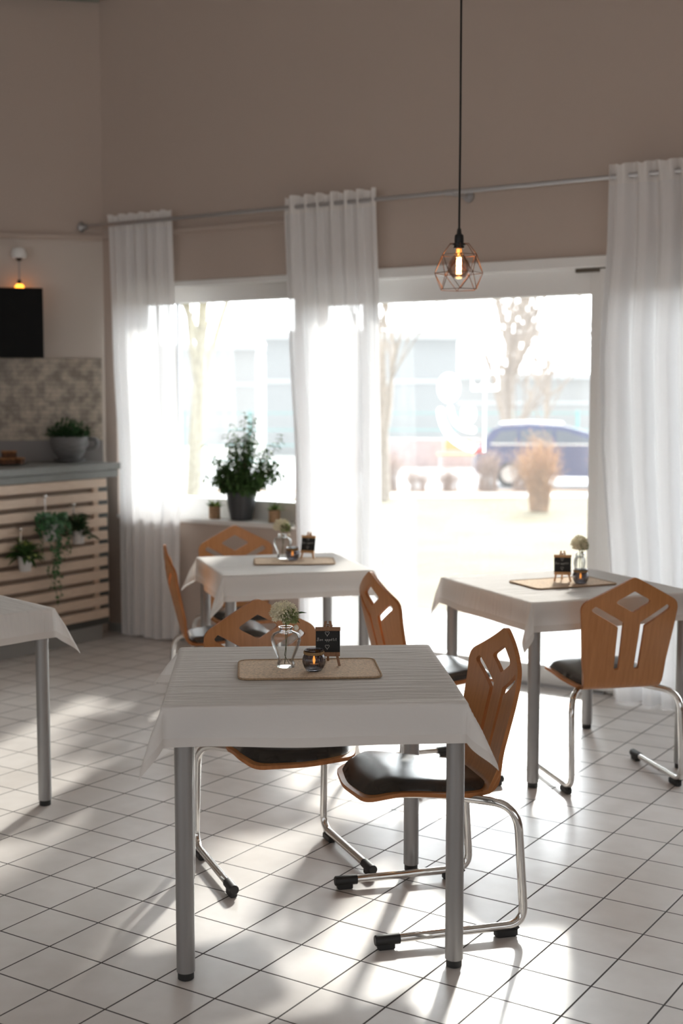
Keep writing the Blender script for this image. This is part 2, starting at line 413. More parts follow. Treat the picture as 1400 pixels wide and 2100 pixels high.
# right and rear walls carry wide openings added for fill light (outside the frame)
wr = MB(); wr.box(3.0, 3.2, -4.5, 6.66, 0, .9); wr.box(3.0, 3.2, -4.5, 6.66, 2.5, H_CEIL); wr.box(3.0, 3.2, -4.5, -2.5, .9, 2.5); wr.box(3.0, 3.2, 2.6, 6.66, .9, 2.5)
structure('wall_right', wr, M['wall'], smooth=False)
wf = MB(); wf.box(xl-.2, 3.2, -4.5, -4.3, 0, .5); wf.box(xl-.2, 3.2, -4.5, -4.3, 2.8, H_CEIL); wf.box(xl-.2, -7.2, -4.5, -4.3, .5, 2.8); wf.box(1.4, 3.2, -4.5, -4.3, .5, 2.8)
structure('wall_front', wf, M['wall'], smooth=False)
structure('trim_1', MB().box(0, 4.6, 0, .035, 2.572, 2.600, DM), M['wall'], smooth=False)
structure('trim_2', MB().box(0, 4.6, 0, .12, 4.075, 4.35, DM), M['beam'], smooth=False)
structure('trim_3', MB().box(-5.95, -4.42, WY-.03, WY, 2.575, 2.60), M['wall'], smooth=False)
structure('wall_panel', MB().box(.02, 4.6, 0, .012, 1.275, 1.812, DM), M['backsplash'], smooth=False)
structure('wall_panel_lower', MB().box(.02, 4.6, 0, .010, .9, 1.275, DM), pbr('grey_splash_strip', (.27, .255, .25), .5), smooth=False)
structure('baseboard_back', MB().box(-5.97, -4.40, WY-.014, WY, 0, .06), M['plinth'], smooth=False)

def window_unit(name, x0, x1, z0, z1, fr, bars=(), gy=6.50, sill=False):
    root = bpy.data.objects.new(name, None); COL.objects.link(root); root['kind'] = 'structure'
    m = MB(); d0, d1 = gy-.04, gy+.04
    l, r, b, t = fr
    m.rbox(x0, x0+l, d0, d1, z0, z1); m.rbox(x1-r, x1, d0, d1, z0, z1)
    m.rbox(x0+l, x1-r, d0, d1, z0, z0+b); m.rbox(x0+l, x1-r, d0, d1, z1-t, z1)
    for bx, bw in bars: m.rbox(bx-bw/2, bx+bw/2, d0+.012, d1-.012, z0+b, z1-t)
    m.build('window_frame', M['white'], root)
    MB().box(x0+l-.005, x1-r+.005, gy-.004, gy+.004, z0+b-.005, z1-t+.005).build('pane', M['glass'], root, smooth=False)
    return root
w1 = window_unit('window_1', -5.88, -4.46, .765, HEAD, (.06, .09, .145, .125), gy=6.64)
MB().box(-5.543, -5.527, 6.625, 6.665, .93, 2.16).build('glazing_bar', M['grey_metal'], w1, smooth=False)
MB().rbox(-5.87, -4.47, 6.425, 6.44, 2.245, 2.283).build('blind_box', M['white'], w1)
MB().rbox(-5.875, -4.465, 6.395, 6.60, .765, .793, .005).build('sill', M['sillm'], w1)
d1 = window_unit('door_1', -4.43, -2.50, 0, HEAD, (.04, .12, .115, .19), bars=((-3.985, .07),))
m = MB(); m.rbox(-4.39, -2.51, 6.40, 6.462, 2.225, 2.283); m.build('blind_box', M['white'], d1)
m = MB(); m.rbox(-2.56, -2.40, 6.425, 6.46, .02, 2.218); m.build('door_casing', M['white'], d1)
MB().box(-2.70, -2.42, 6.44, 6.466, 2.205, 2.224).build('shadow_gap', pbr('dark_gap', (.10, .08, .06), .7), d1, smooth=False)
MB().box(-4.36, -2.50, 6.425, 6.46, 0, .012).build('threshold', M['grey_metal'], d1, smooth=False)
w2 = window_unit('window_2', -2.50, -.80, 0, HEAD, (.02, .08, .115, .19))
MB().box(-2.40, -.80, 6.40, 6.46, 0, .014).build('threshold', pbr('dark_threshold', (.10, .065, .04), .6), w2, smooth=False)

# ------------------------------------------------------------------ ceiling-high curtain rod and sheers
rod = thing('curtain_rod', 'brushed steel curtain rod running along the window wall above the sheers', 'curtain rod', (0, 6.32, 2.655))
MB().tube([(-6.00, 0, 0), (-.7, 0, 0)], .0125, 12).build('pole', M['rod'], rod)
m = MB(); prof = [(.012, 0), (.012, .03), (.02, .035), (.008, .045), (.008, .055), (.034, .075), (.02, .10), (.004, .125)]
m.add([], []); rs = [[(-5.99-z, r*cos(2*pi*i/14), r*sin(2*pi*i/14)) for i in range(14)] for r, z in prof]; m.loft(rs)
fix_normals(m.build('finial', M['grey_metal'], rod))
m = MB(); m.tube([(-3.36, .0, -.012), (-3.33, .05, -.016), (-3.31, .099, -.017)], .009, 8); m.loft([[(-3.31+.03*cos(2*pi*i/20), yy, -.017+.03*sin(2*pi*i/20)) for i in range(20)] for yy in (.085, .1)])
fix_normals(m.build('bracket', M['rod'], rod))
MB().tube([(-3.40, 0, 0), (-3.35, 0, 0)], .0165, 12).build('joint_collar', M['rod'], rod)

def curtain(label, prof, nf, seed, yc=6.33, amp=.028, ztop=2.715, zbot=.012, name='sheer_curtain'):
    """prof(z01) -> (x0, x1) ; folds run vertically and wander slightly"""
    rr = random.Random(seed); nx, nz = nf*16, 70
    ph = [rr.uniform(0, 6.28) for _ in range(6)]
    wob = [rr.uniform(.6, 1.4) for _ in range(nf+2)]
    vs = []; zt = ztop-zbot
    for k in range(nz+1):
        t = k/nz; t = t**1.15; z = ztop-zt*t
        x0, x1 = prof(t)
        head = max(0, 1-t/.035)
        for i in range(nx+1):
            u = i/nx
            uu = u+.012*sin(2*pi*u*2.3+ph[0]+2.2*t)+.008*sin(2*pi*u*5+ph[1])
            fld = uu*nf
            a = amp*wob[int(max(0, min(nf, fld)))]*(.45+.55*min(1, t*3))
            y = yc+a*sin(2*pi*fld)+.35*a*sin(4*pi*fld+ph[2])+.012*sin(2*pi*u*1.7+ph[3]+t*2)*t
            y += head*.012*sin(2*pi*fld*2.0+ph[4])
            xs = x0+(x1-x0)*u+.008*cos(2*pi*fld)*t
            zz = z+head*.006*sin(2*pi*fld+ph[5])+(t > .995)*.006*sin(6.28*u*2+ph[1])
            vs.append((xs, min(y, 6.395), zz))
    root = thing(name, label, 'curtain', (0, 0, 0), 0, 'sheer window curtains')
    def sub(r0, r1, nm, mat, dy=0):
        o = MB(); o.v = [(v[0], v[1]+dy, v[2]) for v in vs[r0*(nx+1):(r1+1)*(nx+1)]]
        for k in range(r1-r0):
            for i in range(nx):
                a = k*(nx+1)+i; o.f.append((a, a+1, a+nx+2, a+nx+1))
        return o.build(nm, mat, root, ang=180)
    kh = next(k for k in range(nz) if (k/nz)**1.15 > .034)
    sub(0, kh, 'heading', M['sheer_head']); sub(kh, nz, 'panel', M['sheer'])
    return root
def lerp_prof(keys):
    def f(t):
        for (a, p), (b, q) in zip(keys, keys[1:]):
            if t <= b:
                u = (t-a)/(b-a); u = u*u*(3-2*u)*.6+u*.4
                return (p[0]+(q[0]-p[0])*u, p[1]+(q[1]-p[1])*u)
        return keys[-1][1]
    return f
curtain('white sheer curtain at the left corner beside the counter', lerp_prof([(0, (-5.86, -5.33)), (.3, (-5.84, -5.315)), (.6, (-5.80, -5.29)), (1, (-5.80, -5.31))]), 6, 3, yc=6.345, amp=.022)
curtain('white sheer curtain between the plant window and the glass door', lerp_prof([(0, (-4.475, -3.84)), (.3, (-4.45, -3.81)), (.6, (-4.40, -3.79)), (1, (-4.36, -3.79))]), 7, 8, yc=6.32)
curtain('white sheer curtain at the right edge, beside the door', lerp_prof([(0, (-2.47, -1.55)), (.12, (-2.475, -1.5)), (.35, (-2.51, -1.45)), (.5, (-2.505, -1.4)), (.8, (-2.44, -1.4)), (1, (-2.415, -1.4))]), 9, 15, yc=6.31, amp=.034)

# ------------------------------------------------------------------ pendant lamps
def pendant(loc, ztop, label):
    t = thing('pendant_lamp', label, 'lamp', loc, 32.75)
    MB().tube([(0, 0, .058), (.0015, 0, .4), (0, 0, ztop-loc[2]-.02)], .0042, 8).build('cord', M['cord'], t)
    MB().lathe([(.05, ztop-loc[2]-.03), (.055, ztop-loc[2]-.01), (.055, ztop-loc[2])], 24).build('ceiling_rose', M['black'], t)
    MB().lathe([(.0045, .062), (.008, .058), (.010, .040), (.017, .034), (.0185, .02), (.0185, .002), (.026, 0), (.026, -.006), (.021, -.007), (.021, -.018), (.001, -.018)][::-1], 24).build('socket', M['black'], t)
    m = MB(); n = 6; lv = [(.042, 0, 30), (.0765, -.044, 30), (.096, -.115, 0), (.0775, -.180, 30)]
    P = [[Vector((r*cos(R(o+60*k)), r*sin(R(o+60*k)), z)) for k in range(n)] for r, z, o in lv]
    e = []
    for k in range(n):
        e += [(P[0][k], P[1][k]), (P[1][k], P[1][(k+1) % n]), (P[2][k], P[2][(k+1) % n]), (P[3][k], P[3][(k+1) % n])]
        e += [(P[1][k], P[2][k]), (P[1][k], P[2][(k+1) % n]), (P[3][k], P[2][k]), (P[3][k], P[2][(k+1) % n])]
        e += [(P[0][k], Vector((.02*cos(R(30+60*k)), .02*sin(R(30+60*k)), .001)))]
    for a, b in e: m.tube([a, b], .0016, 6)
    m.build('wire_cage', M['copper'], t)
    b = MB().lathe([(.013, -.018), (.014, -.034), (.026, -.05), (.040, -.070), (.0455, -.092), (.040, -.115), (.026, -.131), (.008, -.138), (.0005, -.138)], 28, False)
    bulb = fix_normals(b.build('bulb', M['smoke_bulb'], t))
    f = MB()
    for k in range(8):
        a = 2*pi*k/8; x, y = .0075*cos(a), .0075*sin(a)
        f.tube([(x, y, -.053), (x*1.1, y*1.1, -.070), (x*1.1, y*1.1, -.084)], .0016, 6); f.tube([(x*1.1, y*1.1, -.088), (x*1.1, y*1.1, -.118)], .0016, 6)
    f.build('filament', M['filament'], bulb)
    MB().lathe([(.0095, -.020), (.0095, -.036), (.004, -.040), (.004, -.052)], 12).build('bulb_neck', emit('warm_neck', (1, .42, .10), 1.6), bulb)
    l = bpy.data.lights.new('pendant_glow', 'POINT'); l.energy = .35; l.color = (1, .6, .25); l.shadow_soft_size = .03
    lo = bpy.data.objects.new('pendant_glow', l); COL.objects.link(lo); lo.location = (loc[0], loc[1], loc[2]-.155)
    return t
pendant((-2.462, 4.690, 2.171), H_CEIL, 'black cord pendant lamp with an open geometric wire cage and glowing bulb')
# wall pendant behind the screen
wp = thing('wall_lamp', 'small amber bulb hanging on a cord from a white wall canopy above the black screen', 'lamp', tuple(DM @ Vector((.53, .08, 2.25))))
MB().lathe([(.0006, .19), (.045, .19), (.052, .215), (.04, .25), (.012, .262), (.0006, .262)], 24, True).build('canopy', M['white'], wp)
MB().lathe([(.006, .17), (.018, .18), (.018, .198), (.006, .205)], 14).build('cord_grip', M['black'], wp)
MB().tube([(0, 0, .175), (0, 0, .05)], .0045, 8).build('cord', M['grey_metal'], wp)
MB().lathe([(.007, .055), (.014, .048), (.014, .026), (.01, .024)], 14).build('socket', M['black'], wp)
MB().sphere((0, 0, 0), .03, 18, 12).build('bulb', M['ember'], wp)
MB().box(-.01, .01, -.01, .075, .245, .258, Matrix.Rotation(R(45), 4, 'Z')).build('wall_arm', M['white'], wp)

# black screen on the diagonal wall
SM = Matrix.Rotation(R(45), 4, 'Z')
sc = thing('screen', 'black flat screen on a wall arm above the backsplash', 'screen', tuple(DM @ Vector((.73, .20, 0))), 45)
m = MB(); m.rbox(-.42, .345, -.025, .02, 1.805, 2.243, .004); m.build('panel', M['screen'], sc)
m = MB(); m.rbox(-.08, .08, .02, .03, 1.95, 2.1); m.tube([(0, .025, 2.02), (-.05, .11, 2.02), (0, .196, 2.02)], .018, 10); m.rbox(-.07, .07, .188, .199, 1.93, 2.12); m.build('wall_arm', M['black'], sc)

# ------------------------------------------------------------------ counter
def diag_x(y): return KX+(y-WY)
c = thing('counter', 'dark grey bar counter in front of the diagonal wall', 'counter', (0, 0, 0))
MB().prism([(-5.80, 3.3), (-5.80, 6.235), (-6.13, 6.235), (-6.42, 5.945), (-6.42, 3.3)], .10, 1.05).build('body', M['counter'], c, smooth=False)
MB().prism([(-5.83, 3.3), (-5.83, 6.20), (-6.14, 6.20), (-6.40, 5.94), (-6.40, 3.3)], 0, .10).build('plinth', M['plinth'], c, smooth=False)
MB().prism([(-5.745, 3.3), (-5.745, 6.275), (-6.09, 6.275), (-6.42, 5.945), (-6.42, 3.3)], 1.05, 1.093).build('fascia', M['worktop'], c, smooth=False)
wt = MB(); wt.prism([(-5.730, 3.3), (-5.730, 6.285), (-6.09, 6.285), (-6.42, 5.955), (-6.42, 3.3)], 1.098, 1.14)
tag(wt.build('worktop', M['worktop'], smooth=False), 'grey worktop lying on the bar counter', 'worktop')
sl = thing('slat_screen', 'pale wooden slat cladding mounted on the counter front', 'slat cladding', (0, 0, 0))
for k in range(11):
    z = 1.045-.0835*k
    MB().rbox(-5.765, -5.745, 3.3, 6.17+.004*(k % 3), z-.055, z, .002).build('slat', M['slat'], sl)
for yb in (6.09, 5.16, 4.2):
    MB().box(-5.785, -5.765, yb-.022, yb+.022, .15, 1.045).build('batten', M['slat'], sl, smooth=False)
MB().box(-5.799, -5.786, 3.3, 6.11, .16, 1.045).build('backing', M['backboard'], sl, smooth=False)

# cup planter
cp = thing('cup_planter', 'large grey teacup planter with a bushy succulent on the worktop', 'planter', (-6.035, 6.14, 1.14), 33)
MB().lathe([(.001, 0), (.075, 0), (.10, .008), (.108, .020), (.10, .022), (.06, .016), (.001, .016)], 36, False).build('saucer', M['cup'], cp)
MB().lathe([(.001, .018), (.06, .018), (.072, .03), (.102, .065), (.119, .105), (.123, .14), (.121, .165), (.114, .165), (.11, .12), (.06, .1), (.001, .1)], 36, False).build('cup', M['cup'], cp)
h = fillet([(.112, 0, .150), (.175, 0, .152), (.178, 0, .095), (.106, 0, .085)], .03, 6); MB().tube(h, .014, 10).build('handle', M['cup'], cp)
MB().lathe([(.001, .148), (.114, .148)], 28, False).build('soil', M['soil'], cp)
m = MB(); rr = random.Random(4)
for k in range(420):
    a = rr.uniform(0, 2*pi); q = sqrt(rr.random()); el = R(88-70*q)+rr.uniform(-.2, .2); d = Vector((cos(a)*cos(el), sin(a)*cos(el), sin(el)))
    p = Vector((cos(a)*q*.085, sin(a)*q*.085, .15)); L0 = rr.uniform(.02, .115)*(1.05-.45*q)
    m.leaf(p+d*L0, (d+Vector((rr.uniform(-.5, .5), rr.uniform(-.5, .5), rr.uniform(-.1, .4)))), rr.uniform(.026, .046), .017)
m.build('foliage', M['leaf_dark'], cp)

# cake plate
pl = MB().lathe([(.001, 0), (.06, 0), (.10, .008), (.108, .012), (.10, .013), (.06, .006), (.001, .006)], 32, False).build('glass_plate', M['vase'])
pl.location = (-6.07, 5.665, 1.14); tag(pl, 'glass plate under the cake slices on the worktop', 'plate')
spots = [(-6.055, 5.70, 1.147, 20, 'dark cake slice on the glass plate, right end of the lower layer'), (-6.06, 5.625, 1.147, 65, 'dark cake slice on the glass plate, left in the lower layer'), (-6.125, 5.655, 1.147, 100, 'dark cake slice at the back of the glass plate'), (-6.075, 5.660, 1.189, 50, 'dark cake slice lying on top of the other slices')]
c0 = None
for x, y, z, a, lb in spots:
    if c0 is None:
        t = c0 = thing('cake_slice', lb, 'cake', (x, y, z), a, 'cake slices on the glass plate')
        MB().rbox(-.045, .045, -.028, .028, 0, .030, .004).build('crumb', M['cake'], t); MB().rbox(-.046, .046, -.029, .029, .030, .040, .003).build('crust', M['cake_top'], t)
    else:
        t = copy_tree(c0); t.location = (x, y, z); t.rotation_euler = (0, 0, R(a)); t['label'] = lb

# hanging buckets on the slats
def bucket(t, z, r=.044, h=.085):
    MB().lathe([(.001, z-h), (r*.76, z-h), (r, z), (r*1.06, z+.002), (r*1.06, z-.004), (r*.98, z-.006), (r*.7, z-h+.01), (.001, z-h+.01)], 24, False).build('bucket', M['bucket'], t)
    MB().lathe([(.001, z-.012), (r*.93, z-.012)], 20, False).build('soil', M['soil'], t)
def hook(t, z0, z1, xo):
    m = MB(); m.tube(fillet([(xo-.017, 0, z1-.03), (xo-.017, 0, z1), (xo+.012, 0, z1), (xo+.012, 0, z0)], .008, 4), .0045, 8); m.sphere((xo+.013, 0, z1-.005), .012, 12, 8)
    m.build('hook', M['chrome'], t)
XF = -5.745
fern = thing('hanging_planter', 'white bucket of broad spreading leaves, lowest and leftmost on the slats', 'plant', (XF+.052, 5.41, 0), 0, 'bucket planters hanging on the slats')
bucket(fern, .625); hook(fern, .60, .79, -.045)
m = MB(); rr = random.Random(2); tips = MB()
for k in range(64):
    a = rr.uniform(0, 2*pi); el = rr.uniform(-.15, 1.25); d = Vector((max(-.35, cos(a)*cos(el)), sin(a)*cos(el), sin(el)))
    l = rr.uniform(.09, .135)*(1-.25*max(0, el-.5)); m.leaf(Vector((0, 0, .62))+d*.015, d, l, .034, curl=.3)
    if k % 4 == 0: tips.leaf(Vector((0, 0, .622))+d*l*.75, d, l*.42, .022, curl=.35)
m.plus(tips).build('foliage', M['leaf_mid'], fern, mat2=M['leaf_pale'])
ivy = thing('hanging_planter', 'white bucket of ivy with long trailing strands down the slats', 'plant', (XF+.06, 5.61, 0), 0, 'bucket planters hanging on the slats')
bucket(ivy, .80, .05, .10); hook(ivy, .80, .970, -.052)
m = MB(); st = MB(); rr = random.Random(11)
def ivy_leaf(mb, p, nrm, s):
    t1 = Vector((0, rr.uniform(-1, 1), -1)).normalized(); sd = nrm.cross(t1).normalized(); t1 = sd.cross(nrm)
    pts = [(0, 0), (.35, -.25), (.9, -.1), (.5, .35), (.62, .75), (.22, .62), (0, 1.15), (-.22, .62), (-.62, .75), (-.5, .35), (-.9, -.1), (-.35, -.25)]
    vs = [p+(sd*x*.55+t1*y*.8)*s+nrm*(.06*s*(1-abs(x))) for x, y in pts]; mb.add(vs, [tuple(range(12))])
for k in range(150):
    a = rr.uniform(0, 2*pi); q = rr.random()
    p = Vector((abs(cos(a))*.055*q+rr.uniform(-.02, .03), sin(a)*.125*sqrt(rr.random()), .80+.075*(1-q*q)-.06*rr.random()))
    nrm = Vector((.8+rr.random(), rr.uniform(-.7, .7), rr.uniform(-.1, .9))).normalized(); ivy_leaf(m, p, nrm, rr.uniform(.026, .04))
for (ys, ye, zb, dn) in ((-.02, .02, .30, 24), (.03, -.03, .40, 20), (-.06, -.02, .47, 17), (.0, .05, .34, 20), (.10, .085, .57, 10), (.12, .13, .60, 9), (-.11, -.10, .62, 8), (.05, .0, .50, 16)):
    pts = [Vector((.03+.015*sin(4*u), ys+(ye-ys)*u+.012*sin(9*u+ys*50), .80-(.80-zb)*u)) for u in [i/16 for i in range(17)]]
    st.tube(pts, .0015, 5)
    for i in range(dn):
        u = (i+rr.random()*.5)/dn; p = pts[min(16, int(u*16))]+Vector((.004, rr.uniform(-.022, .022), 0))
        ivy_leaf(m, p, Vector((1, rr.uniform(-.6, .6), rr.uniform(-.2, .5))).normalized(), rr.uniform(.020, .032)*(1.1-.35*u))
m.build('foliage', M['leaf_ivy'], ivy); st.build('strands', M['stem'], ivy)
jade = thing('hanging_planter', 'white bucket of dark rounded leaves, right of the trailing ivy', 'plant', (XF+.055, 5.85, 0), 0, 'bucket planters hanging on the slats')
bucket(jade, .745); hook(jade, .73, .905, -.048)
jm = MB(); rr = random.Random(5); sm = MB()
for k in range(24):
    a = rr.uniform(0, 2*pi); d = Vector((max(-.25, cos(a)*.5), sin(a)*.9, rr.uniform(.0, 1.1))).normalized(); l = rr.uniform(.06, .165)
    e = Vector((0, 0, .74))+d*l; e.z -= .05*(1-d.z)*(l/.12)**2
    sm.tube([(0, 0, .74), Vector((0, 0, .745))+d*l*.5, e], .002, 5)
    for j in range(10):
        u = .3+.7*j/9; p = Vector((0, 0, .74)).lerp(e, u); a2 = rr.uniform(0, 6.28); dd = Vector((cos(a2), sin(a2), rr.uniform(-.3, .6)))
        jm.leaf(p, dd, rr.uniform(.030, .044), .030, curl=.1)
jm.build('foliage', M['leaf_dark'], jade); sm.build('stems', M['stem'], jade)

# ------------------------------------------------------------------ plants on the window sill
SZ = .793
bp_ = thing('potted_plant', 'large bushy green plant in a dark pot on the window sill', 'plant', (-4.93, 6.505, SZ))
MB().lathe([(.001, 0), (.062, 0), (.068, .004), (.086, .09), (.094, .175), (.088, .177), (.08, .15), (.001, .15)], 36, False).build('pot', M['pot_dark'], bp_)
MB().lathe([(.001, .152), (.083, .152)], 28, False).build('soil', M['soil'], bp_)
lf = MB(); st = MB(); rr = random.Random(21)
for k in range(68):
    a = rr.uniform(0, 2*pi); sp = rr.uniform(.03, .31) if k < 46 else rr.uniform(.16, .29)
    tip = Vector((cos(a)*sp*1.05, sin(a)*sp*.55-.01, rr.uniform(.40, .66) if sp < .16 else rr.uniform(.24, .54) if k < 46 else rr.uniform(.19, .34)))
    tip += Vector((.02, 0, 0)); tip.y = min(.075, tip.y)
    b0 = Vector((cos(a)*.02, sin(a)*.02, .15)); mid = Vector((tip.x*.70, tip.y*.6, .12+tip.z*.48))
    pts = [b0*(1-u)**2+mid*2*u*(1-u)+tip*u*u+Vector((0, 0, .0)) for u in [i/10 for i in range(11)]]
    tops = [Vector((p.x, p.y, p.z)) for p in pts]; st.tube(tops, [.004-.0028*i/10 for i in range(11)], 5)
    for j in range(26):
        u = .22+.78*j/25; i = min(9, int(u*10)); p = tops[i].lerp(tops[i+1], u*10-i); ax = (tops[i+1]-tops[i]).normalized()
        a2 = j*2.4+rr.uniform(-.4, .4); o1 = ax.orthogonal().normalized(); o2 = ax.cross(o1)
        d = (o1*cos(a2)+o2*sin(a2))*.9+ax*rr.uniform(.0, .7)+Vector((0, 0, -.15))
        lf.leaf(p, d, rr.uniform(.040, .066)*(1.1-.3*u), rr.uniform(.017, .026), curl=.35)
lf.build('foliage', M['leaf_mid'], bp_); st.build('stems', M['stem'], bp_)
def small_pot(x, y, label, s):
    t = thing('potted_succulent', label, 'plant', (x, y, SZ), 0, 'small plants in brown pots on the sill')
    MB().lathe([(.001, 0), (.034, 0), (.036, .003), (.037, .076), (.034, .078), (.032, .07), (.001, .07)], 24, False).build('pot', M['pot_brown'], t)
    a = MB(); b = MB(); rr = random.Random(s)
    for k in range(70):
        an = rr.uniform(0, 6.28); el = rr.uniform(.35, 1.45); d = Vector((cos(an)*cos(el), sin(an)*cos(el), sin(el)))
        (a if k % 3 else b).leaf(Vector((cos(an)*.015, sin(an)*.015, .07)), d, rr.uniform(.035, .065), .010, curl=.25)
    a.plus(b).build('foliage', M['leaf_mid'], t, mat2=M['leaf_pale'])
small_pot(-5.13, 6.49, 'small succulent in a brown woven pot, left of the large plant', 31)
small_pot(-4.656, 6.48, 'small succulent in a brown woven pot, right of the large plant', 32)

# ------------------------------------------------------------------ tables
def make_table(c, ang, half, leg_in, label, ztop=.755, lang=None):
    t = thing('table', label, 'table', (c[0], c[1], 0), lang if lang is not None else ang, 'square dining tables')
    top = ztop-.004
    MB().rbox(-half, half, -half, half, top-.028, top, .003).build('tabletop', M['tabletop'], t)
    a = half-.03; m = MB()
    for s in (-1, 1):
        m.box(-a, a, s*a-.01, s*a+.01, top-.078, top-.028); m.box(s*a-.01, s*a+.01, -a, a, top-.078, top-.028)
    m.build('apron', M['leg_paint'], t, smooth=False)
    lc = half-leg_in
    for sx in (-1, 1):
        for sy in (-1, 1):
            lg = MB().lathe([(.025, .022), (.025, top-.028)], 28).build('leg', M['leg_paint'], t, loc=(sx*lc, sy*lc, 0))
            MB().lathe([(.019, 0), (.022, .002), (.022, .0215), (.012, .0215)], 24).build('foot_cap', M['rubber'], lg)
    return t
def make_cloth(c, ang, h, o, label, z=.756, seed=1, stretch=.28, tipmod=(0, 0, 0, 0), wr=1.0):
    rr = random.Random(seed); ph = [rr.uniform(0, 6.28) for _ in range(12)]
    r = .007; Lr = r*pi/2
    def hang(d, fl):
        if d < Lr: return r*sin(d/r), r*(1-cos(d/r))
        return r+(d-Lr)*sin(fl), r+(d-Lr)*cos(fl)
    def wrinkle(x, y):
        v = Vector((x*2.2+seed, y*14, seed*1.7)); w2 = Vector((x*9, y*3+seed, 3.1))
        return wr*(.0016*noise.noise(v)+.0010*noise.noise(w2)+.0008*noise.noise(v*2.3))
    def pos(s, t):
        dx = max(abs(s)-h, 0); dy = max(abs(t)-h, 0); sx = 1 if s >= 0 else -1; sy = 1 if t >= 0 else -1
        if dx == 0 and dy == 0:
            ed = min(1, (h-max(abs(s), abs(t)))/.05)
            return Vector((s, t, z+.0012+wrinkle(s, t)*ed))
        if dy == 0:
            wv = .012*sin(7*t+ph[0]+sx)+.006*sin(15*t+ph[1]*sx)
            out, dn = hang(dx, R(5)); k = (dx/o)**1.3
            return Vector((sx*(h+out+wv*k*(1-abs(t/h)**4*.7)), t, z-dn))
        if dx == 0:
            wv = .012*sin(7*s+ph[2]+sy)+.006*sin(15*s+ph[3]*sy)
            out, dn = hang(dy, R(5)); k = (dy/o)**1.3
            return Vector((s, sy*(h+out+wv*k*(1-abs(s/h)**4*.7)), z-dn))
        th = atan2(dy, dx); q = sin(2*th); ci = (0 if sx < 0 else 1)+(0 if sy < 0 else 2)
        rho = hypot(dx, dy)*(1+stretch*q**1.5); fl = R(5)+R(27+tipmod[ci])*q**1.25
        out, dn = hang(rho, fl)
        if rho > .09: out -= .10*(rho-.09)*q
        return Vector((sx*(h+out*cos(th)), sy*(h+out*sin(th)), z-dn))
    c0 = h+o
    ax = []
    nin = 56
    base = [-h+2*h*i/nin for i in range(nin+1)]
    ed = [h+o*((i/14)) for i in range(1, 15)]+[h+.0025, h+.006, h+.010]
    ax = sorted(set(base+ed+[-e for e in ed])); n = len(ax)
    vs = [pos(s, t) for t in ax for s in ax]
    t = thing('tablecloth', label, 'tablecloth', (c[0], c[1], 0), ang, 'white cloths on the square tables')
    mb = MB(); hb = MB(); mb.v = [tuple(v) for v in vs]
    hv = {}
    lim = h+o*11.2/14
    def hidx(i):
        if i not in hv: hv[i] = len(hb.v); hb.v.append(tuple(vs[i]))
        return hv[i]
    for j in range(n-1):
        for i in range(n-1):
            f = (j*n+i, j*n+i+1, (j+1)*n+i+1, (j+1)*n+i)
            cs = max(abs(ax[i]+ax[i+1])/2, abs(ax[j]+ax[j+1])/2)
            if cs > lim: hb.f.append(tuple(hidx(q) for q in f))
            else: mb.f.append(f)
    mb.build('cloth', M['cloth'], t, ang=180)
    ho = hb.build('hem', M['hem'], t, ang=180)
    return t
make_table((-2.145, 3.158), 37, .394, .026, 'square table nearest the camera, with silver legs under a white cloth', lang=39)
make_cloth((-2.138, 3.150), 36.3, .402, .112, 'white tablecloth on the table nearest the camera', seed=3, stretch=.30, tipmod=(-5, 3, 14, 2), wr=1.6)
make_table((-3.655, 5.145), 49, .347, .028, 'square table by the plant window with silver legs under a white cloth')
make_cloth((-3.655, 5.145), 48.5, .355, .12, 'white tablecloth on the table by the plant window', seed=5, wr=.6)
make_table((-2.225, 5.240), 55, .385, .027, 'square table on the right in front of the glass door, under a white cloth')
make_cloth((-2.225, 5.240), 55, .393, .12, 'white tablecloth on the right table by the glass door', seed=7, wr=.6, tipmod=(0, 0, -13, 0))
make_table((-4.057, 3.262), 165, .385, .027, 'square table cut off at the left edge, in front of the counter', ztop=.765)
make_cloth((-4.057, 3.262), 165, .392, .115, 'white tablecloth on the table cut off at the left edge', z=.766, seed=9, wr=.6)

